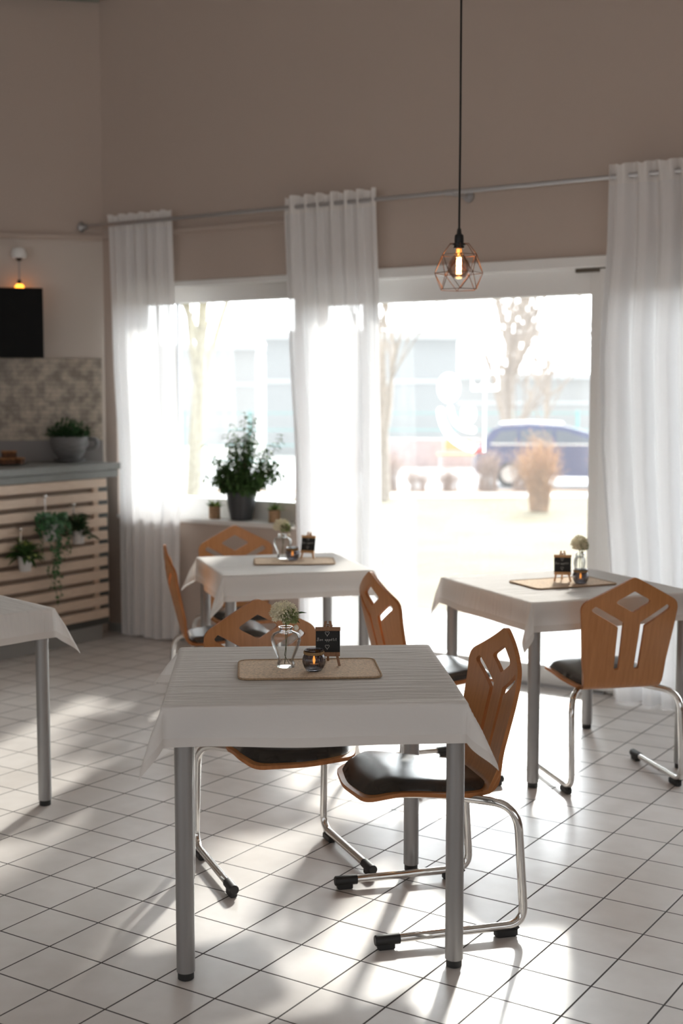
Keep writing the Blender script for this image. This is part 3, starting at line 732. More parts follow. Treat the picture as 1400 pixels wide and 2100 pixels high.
# ------------------------------------------------------------------ chairs
def chair_parts():
    root = thing('dining_chair', '', 'chair', (0, 0, 0), 0, 'plywood chairs with dark cushions on chrome runners')
    # curved profile of the moulded shell: arc length s -> (y, z)
    r0 = .05; al = R(76); La = r0*al; ys, zs = -.142, .414
    def prof(s):
        if s < La:
            a = s/r0; return (ys-r0*sin(a), zs+r0*(1-cos(a))), (cos(a), sin(a))
        y = ys-r0*sin(al); z = zs+r0*(1-cos(al)); q = s-La
        # straight recline that bends back a little more upright at the top
        yy = y-q*cos(al)+.10*max(0, q-.20)**2/.2; zz = z+q*sin(al)
        return (yy, zz), (sin(R(5)) if False else cos(R(90)-R(0))*0+.98, .17)
    def mp(u, s, d):
        (y, z), _ = prof(s); (y2, z2), _ = prof(s+.002); (y1, z1), _ = prof(s-.002 if s > .002 else s)
        ty, tz = y2-y1, z2-z1; l = hypot(ty, tz); ny, nz = tz/l, -ty/l      # normal towards the sitter
        y += .75*u*u*min(1, s/.14)
        return Vector((u, y+ny*d, z+nz*d))
    top = .470
    outer = round_poly([(-.160, 0), (.160, 0), (.176, .12), (.207, .386), (.0, .496), (-.207, .386), (-.176, .12)], [.002, .002, .3, .052, .035, .052, .3], 6)
    dia = round_poly([(0, .350), (.078, .394), (0, .438), (-.078, .394)], .010, 4)
    def slot(sg):
        w2 = .0105; a = (.155*sg, .368); k = (.046*sg, .302); b = (.042*sg, .108)
        P = [(a[0]-.004*sg, a[1]+w2), (a[0]+.012*sg, a[1]-.004), (a[0]+.004*sg, a[1]-w2*1.3), (k[0]+w2*sg*1.05, k[1]-.010), (b[0]+w2*sg, b[1]), (b[0]-w2*sg, b[1]), (k[0]-w2*sg, k[1]+.008)]
        if sg < 0: P = P[::-1]
        return round_poly(P, .007, 4)
    bk = plate(outer, [dia, slot(1), slot(-1)], mp, .0135, .017)
    b = fix_normals(bk.build('backrest', M['ply'], root, ang=40, mat2=M['ply_edge']))
    def sm(x): x = max(0, min(1, x)); return x*x*(3-2*x)
    def zseat(u, y): return .414+.030*sm((y+.143)/.28)-.026*sm((y-.12)/.125)-.004*sm((abs(u)-.12)/.08)
    seat = round_poly([(-.160, -.143), (.160, -.143), (.192, .0), (.203, .14), (.165, .222), (0, .243), (-.165, .222), (-.203, .14), (-.192, .0)], [.002, .002, .2, .08, .07, .3, .07, .08, .2], 5)
    fix_normals(plate(seat, [], lambda u, v, d: Vector((u, v, zseat(u, v)+d)), .012, .022).build('seat', M['ply'], root, ang=40, mat2=M['ply_edge']))
    cu = round_poly([(-.140, -.165), (.140, -.165), (.176, .0), (.189, .13), (.155, .208), (0, .229), (-.155, .208), (-.189, .13), (-.176, .0)], [.05, .05, .2, .08, .07, .3, .07, .08, .2], 5)
    cur = resample(cu, .018)
    def dome(p):
        d = dist_poly(p, cur); return .022*min(1, (d/.028))**.5+.007*min(1, d/.12)
    def cm(u, v, d):
        zz = zseat(u, v)+.001
        if v < -.142: zz += .012*((-.142-v)/.02)
        return Vector((u, v, zz+max(0, d)))
    fix_normals(plate(cu, [], cm, .0, .016, top=lambda p: dome(p)).build('cushion', M['leather'], root, ang=80))
    rt = .0128
    for sg in (-1, 1):
        pth = [(sg*.085, .10, .402), (sg*.10, -.02, .396), (sg*.232, -.222, .388), (sg*.236, -.246, .031), (sg*.236, .195, .027)]
        pts = fillet(pth, [.06, .085, .055], 9)
        leg = MB().tube(pts, rt, 14).build('sled_leg', M['chrome'], root)
        X = sg*.236
        m = MB(); m.tube([(X, .135, .0277), (X, .205, .027), (X, .208, .027)], [.0158, .0158, .013], 14); m.rbox(X-.012, X+.012, .150, .200, 0, .02, .003); m.build('end_cap', M['rubber'], leg)
        m = MB(); m.rbox(X-.014, X+.014, -.222, -.155, 0, .024, .004); m.tube([(X, -.225, .030), (X, -.215, .022)], .010, 8); m.build('heel_pad', M['rubber'], leg)
    m = MB(); m.tube([(-.10, -.02, .396), (.10, -.02, .396)], .011, 10); m.tube([(-.085, .10, .402), (.085, .10, .402)], .011, 10)
    m.rbox(-.10, .10, -.03, .0, .404, .414, .002); m.rbox(-.10, .10, .08, .11, .412, .422, .002); m.build('seat_bracket', M['chrome'], root)
    return root
chairs = [
    ((-1.895, 3.385), 227, 'plywood chair tucked in at the right side of the nearest table, facing left'),
    ((-2.462, 3.470), -35.5, 'plywood chair behind the nearest table, its backrest showing above the cloth'),
    ((-3.845, 4.922), 43, 'plywood chair seen edge-on at the left of the table by the plant window'),
    ((-4.126, 5.458), -43, 'plywood chair below the window sill, behind the table by the plant window'),
    ((-2.563, 4.674), 54, 'plywood chair with its back to the nearest table, tucked under the right table'),
    ((-1.966, 5.050), 135.5, 'plywood chair at the right, seen from behind with its whole backrest visible')]
proto = chair_parts()
for i, (cxy, fa, lb) in enumerate(chairs):
    o = proto if i == 0 else copy_tree(proto)
    o.location = (cxy[0], cxy[1], 0); o.rotation_euler = (0, 0, R(fa-90)); o['label'] = lb

# ------------------------------------------------------------------ table decoration
def placemat(c, ang, lx, ly, label, z=.7595):
    t = thing('placemat', label, 'placemat', (c[0], c[1], z), ang, 'burlap placemats')
    P = round_poly([(-lx, -ly), (lx, -ly), (lx, ly), (-lx, ly)], .035, 6)
    MB().prism(P, 0, .0035).build('mat', M['burlap'], t, smooth=False)
    m = MB(); m.tube([(x, y, .0028) for x, y in P], .0032, 6, closed=True); m.build('stitched_edge', M['burlap_edge'], t)
def vase(c, z, ang, label, flab, seed, hide=False):
    t = thing('vase', label, 'vase', (c[0], c[1], z), ang, 'heart-shaped glass vases')
    prof = [(.027, .000), (.0275, .006), (.027, .012), (.0235, .018), (.025, .026), (.033, .045), (.041, .064), (.0455, .080), (.0445, .092), (.038, .101), (.027, .106), (.0195, .109), (.0185, .113), (.021, .118), (.0215, .121)]
    sy = [1, 1, .95, .85, .75, .66, .6, .57, .56, .58, .7, .95, 1, 1, 1]
    rings = []
    for (r, h), q in zip(prof, sy): rings.append([(r*cos(2*pi*i/40), q*r*sin(2*pi*i/40), h) for i in range(40)])
    inner = [[(x*.90, y*.86, max(hh, .007)) for x, y, hh in rg] for rg in rings][::-1]
    MB().loft(rings+inner, False).add([(0, 0, .001)]+rings[0], [(0, i+1, (i+1) % 40+1) for i in range(40)]).build('glass_body', M['vase'], t, ang=60)
    m = MB(); m.lathe([(.0205, .118), (.0225, .1195), (.0205, .121)], 28, False); m.tube([(.017*cos(2*pi*k/24), .017*sin(2*pi*k/24), .1045) for k in range(24)], .0022, 6, closed=True); m.build('neck_ring', M['vase'], t)
    f = thing('flower', flab, 'flower', (c[0], c[1], z), ang, 'white flower sprigs in the vases')
    st = MB(); st.tube([(-.004, .002, .008), (.001, 0, .05), (-.001, 0, .11), (0, 0, .15)], .0013, 6); st.tube([(.010, -.003, .010), (-.004, 0, .035), (.004, 0, .09), (.002, 0, .135)], .001, 6)
    st.build('stem', M['stem'], f)
    rr = random.Random(seed); a = MB(); b = MB()
    cc = Vector((-.006, 0, .163)); cg = Vector((.012, -.010, .152))
    for k in range(900):
        el = math.asin(rr.uniform(-.75, 1)); an = rr.uniform(0, 6.28); d = Vector((cos(an)*cos(el), sin(an)*cos(el), sin(el)))
        l = rr.uniform(.026, .036)
        if k % 9 < 4:
            p1 = cc+Vector((d.x*1.15, d.y, d.z*.92))*l; a.tube([cc+d*.010, p1], [.0003, .0005], 3)
            for q in range(3): a.leaf(p1, d+Vector((rr.uniform(-1, 1), rr.uniform(-1, 1), rr.uniform(-1, 1))), .0075, .0042)
        else:
            p1 = cg+d*l*.82; b.tube([cg+d*.008, p1], [.0006, .0004], 3)
            b.leaf(p1-d*.008, d+Vector((rr.uniform(-.5, .5), rr.uniform(-.5, .5), 0)), .011, .0045)
    a.build('florets', M['cream'], f); b.build('green_bracts', M['green_floret'], f)
    lm = MB(); lm.leaf(Vector((.020, 0, .150)), Vector((.9, .1, .45)), .045, .022, curl=.2); lm.leaf(Vector((.015, 0, .14)), Vector((.8, -.2, -.1)), .03, .016); lm.build('leaf', M['leaf_dark'], f)
    bd = MB(); bd.sphere((.031, -.004, .118), .0075, 12, 8, 1.2); bd.tube([(.004, 0, .108), (.018, -.002, .122), (.031, -.004, .118)], .0008, 5); bd.build('bud', M['cream'], f)
def jar(c, z, label, lit=True):
    t = thing('candle_jar', label, 'candle jar', (c[0], c[1], z), 0, 'ribbed smoky candle jars')
    o = [(.018, 0), (.022, .002), (.029, .012), (.0335, .026), (.0335, .036), (.030, .047), (.0265, .052), (.0265, .060), (.028, .064)]
    i = [(.0262, .064), (.0245, .056), (.028, .047), (.0312, .036), (.031, .026), (.026, .013), (.014, .008)]
    MB().lathe(o+i, 96, True, ripple=.026, nr=28).build('glass_body', M['smoke'], t, ang=70)
    m = MB()
    for q in (0, .0042): m.tube([(.029*cos(2*pi*k/32), .029*sin(2*pi*k/32), .0525+q) for k in range(32)], .0024, 6, closed=True)
    m.sphere((.029, -.006, .0545), .005, 10, 8); m.build('rope', M['rope'], t)
    tl = thing('tealight', label.replace('candle jar', 'jar').replace('smoky ribbed', 'glowing tealight inside the smoky'), 'candle', (c[0], c[1], z+.0085), 0, 'tealights in the jars')
    MB().lathe([(.0005, 0), (.013, 0), (.013, .012), (.0005, .012)], 20).build('wax', M['wax'], tl)
    MB().lathe([(.0008, .012), (.0035, .018), (.0042, .024), (.0025, .032), (.0005, .040)], 12).build('flame', M['flame'], tl)
def easel(c, z, ang, label, pale=False, lean=13):
    t = thing('chalkboard_easel', label, 'sign', (c[0], c[1], z), ang, 'small chalkboard easels')
    wd = M['easel_pale'] if pale else M['easel']
    # board plane leans back about its bottom edge; local x right, y away from the reader
    A = Matrix.Rotation(R(-lean), 4, 'X')
    bm = MB(); bm.rbox(-.0365, .0365, .004, .007, .040, .116, .0008, A); board = bm.build('board', M['board'], t)
    for nm, z0, z1, ex in (('bottom_rail', .030, .0425, 0), ('top_rail', .1055, .1175, .0012)):
        MB().rbox(-.0365-ex, .0365+ex, -.002, .0085, z0, z1, .001, A).build(nm, wd, t)
    for s in (-1, 1):
        m = MB(); p0 = A @ Vector((s*.006, .010, .136)); p1 = A @ Vector((s*.0345, .010, -.0005)); 
        d = (p1-p0); sd = Vector((1, 0, 0)); up = d.cross(sd).normalized()
        rg = [[p+sd*a*.004+up*b*.0028 for a, b in ((-1, -1), (1, -1), (1, 1), (-1, 1))] for p in (p0, p1)]
        rg[1] = [Vector((q.x, q.y, max(0, q.z))) for q in rg[1]]
        m.loft(rg); fix_normals(m.build('leg', wd, t, smooth=False))
    m = MB(); p0 = A @ Vector((0, .016, .128)); p1 = Vector((0, .085, .0)); rg = [[p+Vector((a*.0035, b*.003, 0)) for a, b in ((-1, -1), (1, -1), (1, 1), (-1, 1))] for p in (p1, p0)]
    m.loft(rg); fix_normals(m.build('rear_leg', wd, t, smooth=False))
    m = MB(); m.tube([A @ Vector((-.015, .012, .1225)), A @ Vector((.016, .012, .1225))], .0011, 6); m.build('hinge_pin', M['grey_metal'], t)
    # chalk lettering
    ch = MB(); yb = .0036
    def stroke(P, sc, ox, oz, rd=.00042):
        ch.tube([A @ Vector((ox+x*sc, yb, oz+y*sc)) for x, y in P], rd, 5)
    def arc(cx, cy, rx, ry, a0, a1, n=10): return [(cx+rx*cos(R(a0+(a1-a0)*i/n)), cy+ry*sin(R(a0+(a1-a0)*i/n))) for i in range(n+1)]
    for oz in (.0985, .0585):
        hp = [(0, -1.1), (-.55, -.45), (-.95, .1), (-.95, .6), (-.55, .85), (-.15, .7), (0, .35), (.15, .7), (.55, .85), (.95, .6), (.9, .1), (.5, -.5), (0, -1.1), (.02, -1.45)]
        stroke(hp, .0064, -.002, oz, .00055)
    G = {
     'B': [[(.1, -.1), (.15, 1.5)], [(-.1, 1.3)]+arc(.3, 1.15, .5, .4, 140, -80)+arc(.35, .3, .55, .42, 80, -150)],
     'o': [arc(.35, .4, .32, .38, 90, 460)], 'n': [[(.05, .75), (.08, 0)], arc(.35, .35, .27, .42, 160, 0)+[(.64, 0), (.8, .1)]],
     'a': [arc(.35, .4, .3, .38, 60, 400)+[(.66, 0), (.8, .1)]], 'p': [[(.05, .75), (.05, -.7)], arc(.32, .38, .28, .38, 160, -160)],
     'e': [[(.05, .4), (.6, .45)]+arc(.34, .4, .3, .38, 10, 300)], 'acc': [[(.3, 1.05), (.6, 1.3)]],
     't': [[(.3, 1.4), (.3, .15), (.5, 0), (.65, .1)], [(.0, .95), (.6, 1.0)]], 'i': [[(.2, .75), (.2, .1), (.4, 0)], [(.2, 1.1), (.22, 1.15)]]}
    x = -.0325; sc_ = .0066
    for chx, adv in (('B', 1.0), ('o', .78), ('n', .95), (None, .45), ('a', .80), ('p', .78), ('p', .74), ('e', .0), ('acc', .74), ('t', .64), ('i', .48), ('t', .5)):
        if chx:
            for P in G[chx]: stroke([(a+b*.18, b) for a, b in P], sc_*.86, x, .0765)
        x += adv*sc_*1.12
    ch.build('chalk_lettering', M['chalk'], board)
    return t
MZ = .7632
placemat((-2.155, 3.168), 37.0, .207, .135, 'burlap placemat on the nearest table, under the vase and jar')
vase((-2.226, 3.152), MZ, 33, 'clear heart-shaped glass vase on the nearest table', 'white and green flower head in the vase on the nearest table', 1)
jar((-2.122, 3.148), MZ, 'smoky ribbed candle jar on the nearest table')
easel((-2.122, 3.222), MZ, 33, 'small chalkboard easel on the nearest table behind the candle jar')
placemat((-3.63, 5.215), 36, .195, .125, 'burlap placemat on the table by the plant window')
vase((-3.735, 5.265), MZ, 33, 'clear heart-shaped glass vase on the table by the plant window', 'pale flower head in the vase by the plant window', 2)
jar((-3.655, 5.235), MZ, 'smoky ribbed candle jar on the table by the plant window')
easel((-3.622, 5.310), MZ, 12, 'small chalkboard easel turned aside on the table by the plant window', pale=True)
placemat((-2.235, 5.245), 55, .20, .13, 'burlap placemat on the right table by the glass door')
vase((-2.195, 5.335), MZ, 100, 'clear glass vase on the right table behind the candle jar', 'pale round flower head standing above the right table', 3)
jar((-2.155, 5.250), MZ, 'smoky ribbed candle jar on the right table')
easel((-2.243, 5.262), MZ, 25, 'small chalkboard easel on the right table beside the vase', pale=True)

# ------------------------------------------------------------------ outside
FW = Vector((-.541, .841, 0)); RT = Vector((.841, .541, 0))
def gz(d): return -.02*d
def og(r, d, dz=0): v = RT*r+FW*d; return Vector((v.x, v.y, gz(d)+dz))     # right offset, distance from the room's viewing corner
def sheet(name, d0, d1, r0, r1, mat, dz=0, lab=None):
    m = MB(); m.add([og(r0, d0, dz), og(r1, d0, dz), og(r1, d1, dz), og(r0, d1, dz), og(r0, d0, dz-.3), og(r1, d0, dz-.3), og(r1, d1, dz-.3), og(r0, d1, dz-.3)], [(0, 1, 2, 3), (4, 7, 6, 5), (0, 4, 5, 1), (1, 5, 6, 2), (2, 6, 7, 3), (3, 7, 4, 0)])
    return structure(name, m, mat, smooth=False)
lw = MB()
A0, A1 = Vector((-16, 6.75, 0)), Vector((14, 6.75, 0))
def gd(v): return v.dot(FW)
q = [A0, A1, RT*22+FW*27.2, RT*-24+FW*27.2]
lw.add([Vector((v.x, v.y, gz(gd(v))-.02)) for v in q]+[Vector((v.x, v.y, gz(gd(v))-.4)) for v in q], [(0, 1, 2, 3), (4, 7, 6, 5), (0, 4, 5, 1), (1, 5, 6, 2), (2, 6, 7, 3), (3, 7, 4, 0)])
structure('lawn', lw, M['grass'], smooth=False)
tr = MB(); tr.box(-8, 3.2, 6.741, 8.4, -.55, -.015); structure('wall_sun_block', MB().box(-2.58, -2.40, 6.741, 9.7, -.55, 4.6), M['facade2'], smooth=False)  # unseen wall added to keep direct sun off the right curtain
structure('terrace', tr, M['paving'], smooth=False)
sheet('path', 27.2, 28.9, -26, 24, M['paving'], -.01)
sheet('planting_bed', 28.9, 30.2, -28, 26, M['earth'], -.01)
sheet('road', 30.2, 44, -40, 36, M['road'], -.02)
sheet('far_ground', 44, 120, -90, 80, M['paving'], -.02)

def tree(label, r, d, h, trunk_r, seed, mat, spread=.5, fork=.35, levels=4, bmin=.012, kids=4, group='bare trees beyond the lawn', dz=0):
    rr = random.Random(seed); b = og(r, d, dz)
    t = thing('bare_tree', label, 'tree', tuple(b), 0, group)
    tk = MB(); br = MB()
    def grow(mb, p, dr, ln, rad, lev):
        n = 5; pts = [p]; q = p.copy(); dd = dr.copy()
        for k in range(n):
            wq = .03 if lev == 0 else .12; dd = (dd+Vector((rr.uniform(-wq, wq), rr.uniform(-wq, wq), rr.uniform(-.02, .10)))).normalized(); q = q+dd*ln/n; pts.append(q.copy())
        mb.tube(pts, [rad*(1-.45*k/n) for k in range(n+1)], 7 if lev < 2 else 4)
        if lev >= levels: return
        for k in range(kids if lev == 0 else 3):
            a = rr.uniform(0, 6.28); i = n if k == 0 else rr.randint(max(1, int(n*fork)), n); o = dd.orthogonal().normalized(); o2 = dd.cross(o)
            nd = (dd*.9+(o*cos(a)+o2*sin(a))*spread*rr.uniform(.6, 1.3)+Vector((0, 0, .25))).normalized()
            grow(br, pts[i], nd, ln*rr.uniform(.55, .75), max(bmin, rad*(.62 if k == 0 else .45)), lev+1)
    grow(tk, Vector((0, 0, 0)), Vector((rr.uniform(-.03, .03), 0, 1)), h*.45, trunk_r, 0)
    tk.build('trunk', mat, t); br.build('branches', mat, t)
    return t
tree('pale bare tree with a thick trunk seen through the plant window', -2.28, 20, 7.5, .14, 5, M['bark'], spread=.55)
tree('grey bare tree at the left edge of the glass door, beside the curtain', .86, 26, 9, .12, 9, M['bark_grey'], spread=.5, kids=7)
tree('tall bare tree standing behind the blue car', 5.10, 40, 10, .16, 12, M['bark_grey'], spread=.75, fork=.2, levels=3, bmin=.028, kids=18)
tree('slim bare tree to the right behind the car, by the door frame', 7.2, 46, 9, .08, 14, M['bark_grey'], spread=.8, fork=.15, levels=3, bmin=.024, kids=14)

def shrub(label, r, d, h, wd, n, seed, mat, group='bare shrubs along the path', base=.12):
    rr = random.Random(seed); b = og(r, d)
    t = thing('bare_shrub', label, 'shrub', tuple(b), 0, group); m = MB(); lf = MB()
    for k in range(n):
        a = rr.uniform(0, 6.28); q = sqrt(rr.random()); top = Vector((cos(a)*q*wd, sin(a)*q*wd, h*rr.uniform(.55, 1)*(1-.25*q*q))); b0 = Vector((cos(a)*q*base, sin(a)*q*base, -.03))
        mid = b0.lerp(top, .45)+Vector((-cos(a)*q*wd*.16, -sin(a)*q*wd*.16, .05))
        pts = [b0, mid, mid.lerp(top, .5)+Vector((rr.uniform(-.03, .03), rr.uniform(-.03, .03), 0)), top]; m.tube(pts, [.009, .007, .005, .0025], 4)
        for j in range(4):
            p = mid.lerp(top, rr.random()); e = p+Vector((rr.uniform(-.16, .16), rr.uniform(-.16, .16), rr.uniform(.06, .25))); m.tube([p, e], [.004, .002], 3)
            lf.leaf(e, Vector((rr.uniform(-1, 1), rr.uniform(-1, 1), rr.uniform(-.5, .5))), .05, .03)
    m.build('twigs', mat, t); lf.build('dry_leaves', mat, t)
shrub('tall tan shrub with upright twigs on the lawn in front of the car', 3.48, 23, 1.42, .42, 150, 3, M['twig'], base=.16)
for k, (r, d, h, wd, n, lb) in enumerate([(3.3, 29.4, .95, .38, 90, 'rounded grey shrub before the rear end of the car'), (4.15, 29.6, .9, .4, 80, 'grey shrub between the car wheel and the tall tan shrub'), (5.95, 29.5, 1.0, .4, 90, 'grey shrub in front of the car, right by the door frame'),
        (2.42, 29.5, .42, .33, 60, 'low brown shrub left of the car'), (1.70, 29.4, .42, .30, 60, 'low brown shrub in the bed below the window logo'), (1.0, 29.6, .95, .40, 110, 'wide pale shrub near the grey tree, nearer the logo'), (.1, 29.7, 1.0, .42, 110, 'wide pale shrub behind the middle curtain edge')]):
    shrub(lb, r, d, h, wd, n, 40+k, M['twig_grey'], base=wd*.7)

# parked car
car = thing('car', 'dark blue estate car parked across the road, rear end to the left', 'car', tuple(og(3.15, 31.2)), 24)
prof = [(0.02, .35), (.0, .62), (.05, .86), (.12, .96), (.42, 1.36), (.62, 1.45), (1.3, 1.49), (2.1, 1.46), (2.75, 1.30), (3.3, 1.02), (4.2, .90), (4.55, .72), (4.6, .40), (4.5, .25), (.2, .25)]
low = [(0.02, .35), (.0, .62), (.05, .86), (.12, .96), (3.35, 1.0), (4.2, .90), (4.55, .72), (4.6, .40), (4.5, .25), (.2, .25)]
def xz_prism(poly, y0, y1, tin=0, nz=5):
    m = MB(); rings = []
    for y, k in ((y0, .0), (y0+.06, 1), (y1-.06, 1), (y1, 0)):
        cx_ = sum(p[0] for p in poly)/len(poly); cz_ = sum(p[1] for p in poly)/len(poly)
        s = 1 if k else .975; rings.append([(cx_+(x-cx_)*s, y, cz_+(z-cz_)*s) for x, z in poly])
    return m.loft(rings)
fix_normals(xz_prism(low, 0, 1.8).build('body', M['car'], car, ang=30))
cab = [(.12, .95), (.42, 1.36), (.62, 1.45), (1.3, 1.49), (2.1, 1.46), (2.75, 1.28), (3.35, .98)]
m = MB(); rings = []
for y, s in ((.05, 1), (.16, 1), (1.64, 1), (1.75, 1)): rings.append([(x, y+(1 if y < .9 else -1)*.13*max(0, (z-.98)/.5), z) for x, z in cab])
m.loft(rings); fix_normals(m.build('cabin', M['car'], car, ang=30))
def side_win(poly, nm):
    m = MB(); m.loft([[(x, .03+.13*max(0, (z-.98)/.5), z) for x, z in poly], [(x, .06+.13*max(0, (z-.98)/.5), z) for x, z in poly]]); fix_normals(m.build(nm, M['car_glass'], car, smooth=False))
side_win([(.42, 1.04), (.62, 1.32), (1.02, 1.36), (1.02, 1.05)], 'side_window'); side_win([(1.10, 1.05), (1.10, 1.36), (1.85, 1.36), (1.85, 1.05)], 'side_window'); side_win([(1.93, 1.05), (1.93, 1.355), (2.15, 1.34), (2.75, 1.14), (2.85, 1.05)], 'side_window')
m = MB(); m.rbox(.40, 2.95, .018, .045, 1.0, 1.035, .004); m.build('window_trim', M['car_trim'], car)
m = MB(); m.tube([(.60, .22, 1.50), (1.3, .22, 1.535), (2.1, .22, 1.505)], .02, 8); m.tube([(.60, 1.58, 1.50), (1.3, 1.58, 1.535), (2.1, 1.58, 1.505)], .02, 8); m.build('roof_rail', M['car_trim'], car)
for yy in (-.012, 1.62): MB().rbox(-.015, .27, yy, yy+.19, .80, .93, .02).build('tail_lamp', M['tail'], car)
for x in (.85, 3.65):
    for yy in (-.01, 1.61):
        m = MB(); m.loft([[(x+r*cos(2*pi*i/28), y, .31+r*sin(2*pi*i/28)) for i in range(28)] for r, y in ((.26, yy), (.32, yy+.03), (.32, yy+.17), (.26, yy+.2))]); wl = fix_normals(m.build('wheel', M['tyre'], car))
        m = MB(); m.loft([[(x+.2*cos(2*pi*i/20), y, .31+.2*sin(2*pi*i/20)) for i in range(20)] for y in (yy-.012, yy+.212)]); fix_normals(m.build('rim', M['car_trim'], wl))

# far buildings, wall, fence, bench
def house(label, r, d, wd, dp, h, rz, mat, rows):
    t = thing('building', label, 'building', tuple(og(r, d)), rz, 'buildings across the road')
    MB().box(0, wd, 0, dp, -1, h).build('walls', mat, t, smooth=False)
    MB().box(-.3, wd+.3, -.3, dp+.3, h, h+.35).build('roof', M['roofm'], t, smooth=False)
    MB().box(-.02, wd+.02, -.06, 0, h*.62, h*.62+.18).build('string_course', M['roofm'], t, smooth=False)
    for (x, z, ww, hh) in rows: MB().box(x, x+ww, -.05, .02, z, z+hh).build('window', M['car_glass'], t, smooth=False)
house('long pale blue-grey hall behind the window logo', -3.5, 60, 8.8, 14, 5.3, 32.7, M['facade'], [])
house('light low building to the right behind the tall bare tree', 6.5, 82, 14, 10, 4.2, 32.7, M['facade2'], [])
house('pale low building far behind the plant window', -14.5, 85, 9, 12, 6.2, 32.7, M['facade2'], [])
lwall = MB(); lwall.box(0, 4.6, 0, .35, -.3, .95); o = lwall.build('garden_wall', M['brick'], smooth=False); o.location = og(.2, 45); o.rotation_euler = (0, 0, R(32.7)); tag(o, 'low lilac brick wall beyond the road, left of the logo', 'wall')
fn = thing('fence', 'teal metal mesh fence with thin posts beyond the road', 'fence', tuple(og(-8, 47)), 32.7)
for k in range(9): MB().tube([(k*2.35, 0, -.2), (k*2.35, 0, 1.95)], .05, 8).build('post', M['teal'], fn)
m = MB(); 
for z in (.15, .7, 1.25, 1.85): m.tube([(0, 0, z), (18.8, 0, z)], .02, 6)
m.build('rails', M['teal'], fn)
bn = thing('bench', 'orange wooden bench behind the window logo', 'bench', tuple(og(3.2, 43.5, .0)), 32.7)
MB().rbox(0, 1.3, 0, .4, .42, .48).build('seat', M['orange'], bn); MB().rbox(.2, 1.2, .4, .46, .6, .95).build('backrest', M['orange'], bn)
for x in (.1, 1.2):
    MB().rbox(x-.03, x+.03, .02, .38, -.05, .42).build('leg', M['roofm'], bn); MB().rbox(x-.03 if x > .5 else x+.10, x+.03 if x > .5 else x+.16, .38, .40, .3, .95).build('back_post', M['roofm'], bn)

# white logo on the door glass
dc = MB(); GY = 6.4935
LY = [0]
def blob(pts):
    LY[0] += 1; GG = GY-.0004*LY[0]; dc.add([(x, GG, z) for x, z in pts], [tuple(range(len(pts)))])
def disc(cx, cz, rx, rz, n=28): blob([(cx+rx*cos(2*pi*i/n), cz+rz*sin(2*pi*i/n)) for i in range(n)])
LX = -3.466
disc(LX, 1.612, .077, .088); disc(LX+.125, 1.468, .052, .063)
def band(pts, wd):
    P = [Vector((a, b)) for a, b in fillet2(pts)]; n = len(P); Lh = []; Rh = []
    for i in range(n):
        t = (P[min(i+1, n-1)]-P[max(i-1, 0)]).normalized(); nn = Vector((-t.y, t.x)); Lh.append(P[i]+nn*wd/2); Rh.append(P[i]-nn*wd/2)
    t0 = (P[-1]-P[-2]).normalized(); cap = [P[-1]+Vector((cos(a+atan2(t0.y, t0.x)), sin(a+atan2(t0.y, t0.x))))*wd/2 for a in [R(90-180*k/8) for k in range(1, 8)]]
    t1 = (P[0]-P[1]).normalized(); cap2 = [P[0]+Vector((cos(a+atan2(t1.y, t1.x)), sin(a+atan2(t1.y, t1.x))))*wd/2 for a in [R(90-180*k/8) for k in range(1, 8)]]
    LY[0] += 1; GG = GY-.0004*LY[0]
    o = len(dc.v); dc.v += [(p.x, GG, p.y) for p in Lh]+[(p.x, GG, p.y) for p in Rh]
    dc.f += [(o+i, o+i+1, o+n+i+1, o+n+i) for i in range(n-1)]
    for ctr in (P[0], P[-1]): disc(ctr.x, ctr.y, wd/2, wd/2, 18)
def fillet2(pts):
    out = []
    for k in range(13):
        u = k/12; a, b, c_ = [Vector(p) for p in pts]; q = a*(1-u)**2+b*2*u*(1-u)+c_*u*u; out.append((q.x, q.y))
    return out
band([(LX+.012, 1.495), (LX+.030, 1.385), (LX+.155, 1.378)], .046)
band([(LX-.050, 1.48), (LX-.030, 1.32), (LX+.150, 1.280)], .058)
px = LX+.225
blob([(px-.011, 1.255), (px+.011, 1.255), (px+.011, 1.60), (px-.011, 1.60)])
for s in (-1, 1):
    cx_ = px+s*.045; ro = [(cx_+.044*cos(R(a)), 1.653+.050*sin(R(a))) for a in range(0, 181, 15)]
    n = 24
    # ring with a round hole
    O = []; I = []
    for i in range(n):
        a = 2*pi*i/n; dx_, dz_ = cos(a), sin(a)
        if dz_ >= 0: O.append((cx_+.045*dx_, 1.645+.060*dz_))
        else:
            k = min(.045/max(abs(dx_), 1e-6), .055/max(abs(dz_), 1e-6)); O.append((cx_+dx_*k, 1.645+dz_*k))
        I.append((cx_+.026*dx_, 1.655+.026*dz_))
    o0 = len(dc.v); dc.v += [(x, GY, z) for x, z in O]+[(x, GY, z) for x, z in I]
    for i in range(n):
        j = (i+1) % n; dc.f.append((o0+i, o0+j, o0+n+j, o0+n+i))
o = dc.build('window_logo', M['decal'], smooth=False); tag(o, 'white logo sticker on the glass door, two round heads and a signpost', 'sticker')

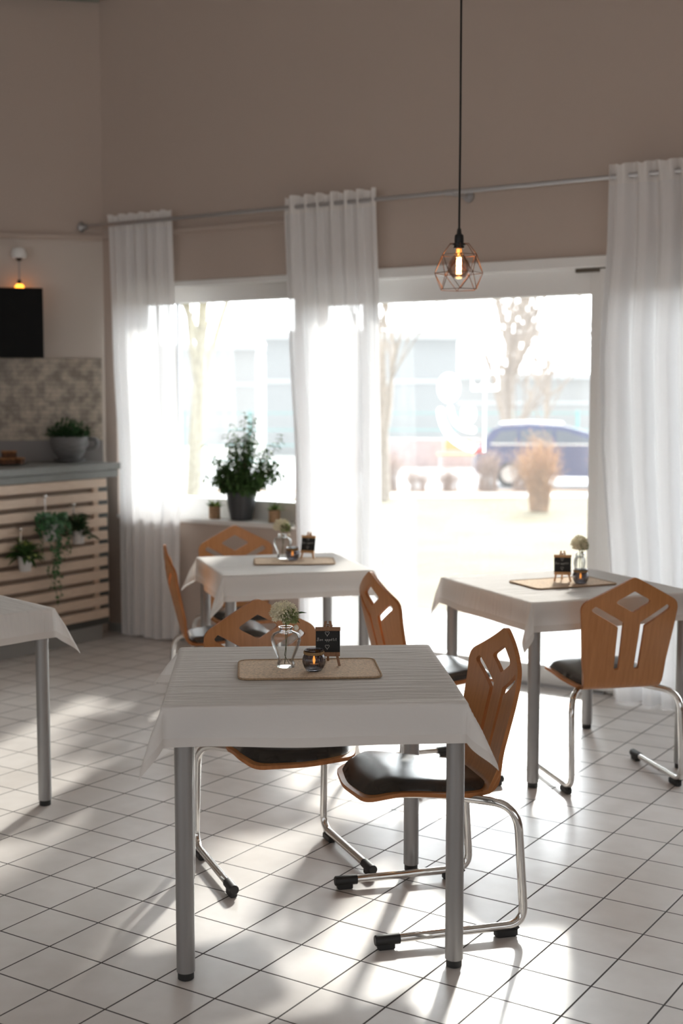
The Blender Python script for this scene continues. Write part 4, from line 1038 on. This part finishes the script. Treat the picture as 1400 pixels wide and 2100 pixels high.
# ------------------------------------------------------------------ light
wd = bpy.data.worlds.new('sky'); S.world = wd; wd.use_nodes = True
wn = wd.node_tree; bg = wn.nodes['Background']
el = R(27); az = R(110)
sd = Vector((cos(az)*cos(el), sin(az)*cos(el), sin(el)))       # towards the sun
tc = wn.nodes.new('ShaderNodeTexCoord'); dt = wn.nodes.new('ShaderNodeVectorMath'); dt.operation = 'DOT_PRODUCT'; dt.inputs[1].default_value = sd
L(wn, tc.outputs['Generated'], dt.inputs[0])
mr = wn.nodes.new('ShaderNodeMapRange'); mr.inputs[1].default_value = -1; mr.inputs[2].default_value = 1; L(wn, dt.outputs['Value'], mr.inputs[0])
pw = wn.nodes.new('ShaderNodeMath'); pw.operation = 'POWER'; pw.inputs[1].default_value = 3.0; L(wn, mr.outputs[0], pw.inputs[0])
st_ = wn.nodes.new('ShaderNodeMath'); st_.operation = 'MULTIPLY_ADD'; st_.inputs[1].default_value = 7.0; st_.inputs[2].default_value = .55; L(wn, pw.outputs[0], st_.inputs[0])
bg.inputs[0].default_value = (.93, .965, 1, 1); L(wn, st_.outputs[0], bg.inputs[1])
sl_ = bpy.data.lights.new('sun', 'SUN'); sl_.energy = 3.0; sl_.angle = R(3.5); sl_.color = (1, .95, .88)
so = bpy.data.objects.new('sun', sl_); COL.objects.link(so)
so.rotation_euler = sd.to_track_quat('Z', 'Y').to_euler(); so.location = sd*30
def portal(name, loc, rot, sx, sy):
    l = bpy.data.lights.new(name, 'AREA'); l.shape = 'RECTANGLE'; l.size = sx; l.size_y = sy; l.cycles.is_portal = True
    o = bpy.data.objects.new(name, l); COL.objects.link(o); o.location = loc; o.rotation_euler = rot
portal('portal', (-3.34, 6.73, 1.14), (R(-90), 0, 0), 5.15, 2.35)
portal('portal', (3.1, .05, 1.7), (0, R(90), 0), 1.6, 5.1)
portal('portal', (-2.9, -4.4, 1.65), (R(90), 0, 0), 8.6, 2.3)

# ------------------------------------------------------------------ camera
cam = bpy.data.cameras.new('camera'); co = bpy.data.objects.new('camera', cam); COL.objects.link(co); S.camera = co
co.location = (0, 0, 1.574); co.rotation_euler = (R(90)-.08962, 0, .571795)
cam.sensor_fit = 'VERTICAL'; cam.sensor_height = 36; cam.sensor_width = 24; cam.lens = 2680.6/2100*36
cam.clip_start = .05; cam.clip_end = 400
cam.dof.use_dof = True; cam.dof.focus_distance = 3.85; cam.dof.aperture_fstop = 2.4; cam.dof.aperture_blades = 9
S.view_settings.view_transform = 'Standard'; S.view_settings.look = 'None'; S.view_settings.gamma = 1; S.view_settings.use_curve_mapping = False
S.view_settings.exposure = 1.2
try:
    S.cycles.max_bounces = 12; S.cycles.diffuse_bounces = 8; S.cycles.glossy_bounces = 5; S.cycles.transmission_bounces = 8; S.cycles.transparent_max_bounces = 24
    S.cycles.caustics_reflective = False; S.cycles.caustics_refractive = False; S.cycles.sample_clamp_indirect = 6
    S.cycles.use_denoising = True
except Exception: pass
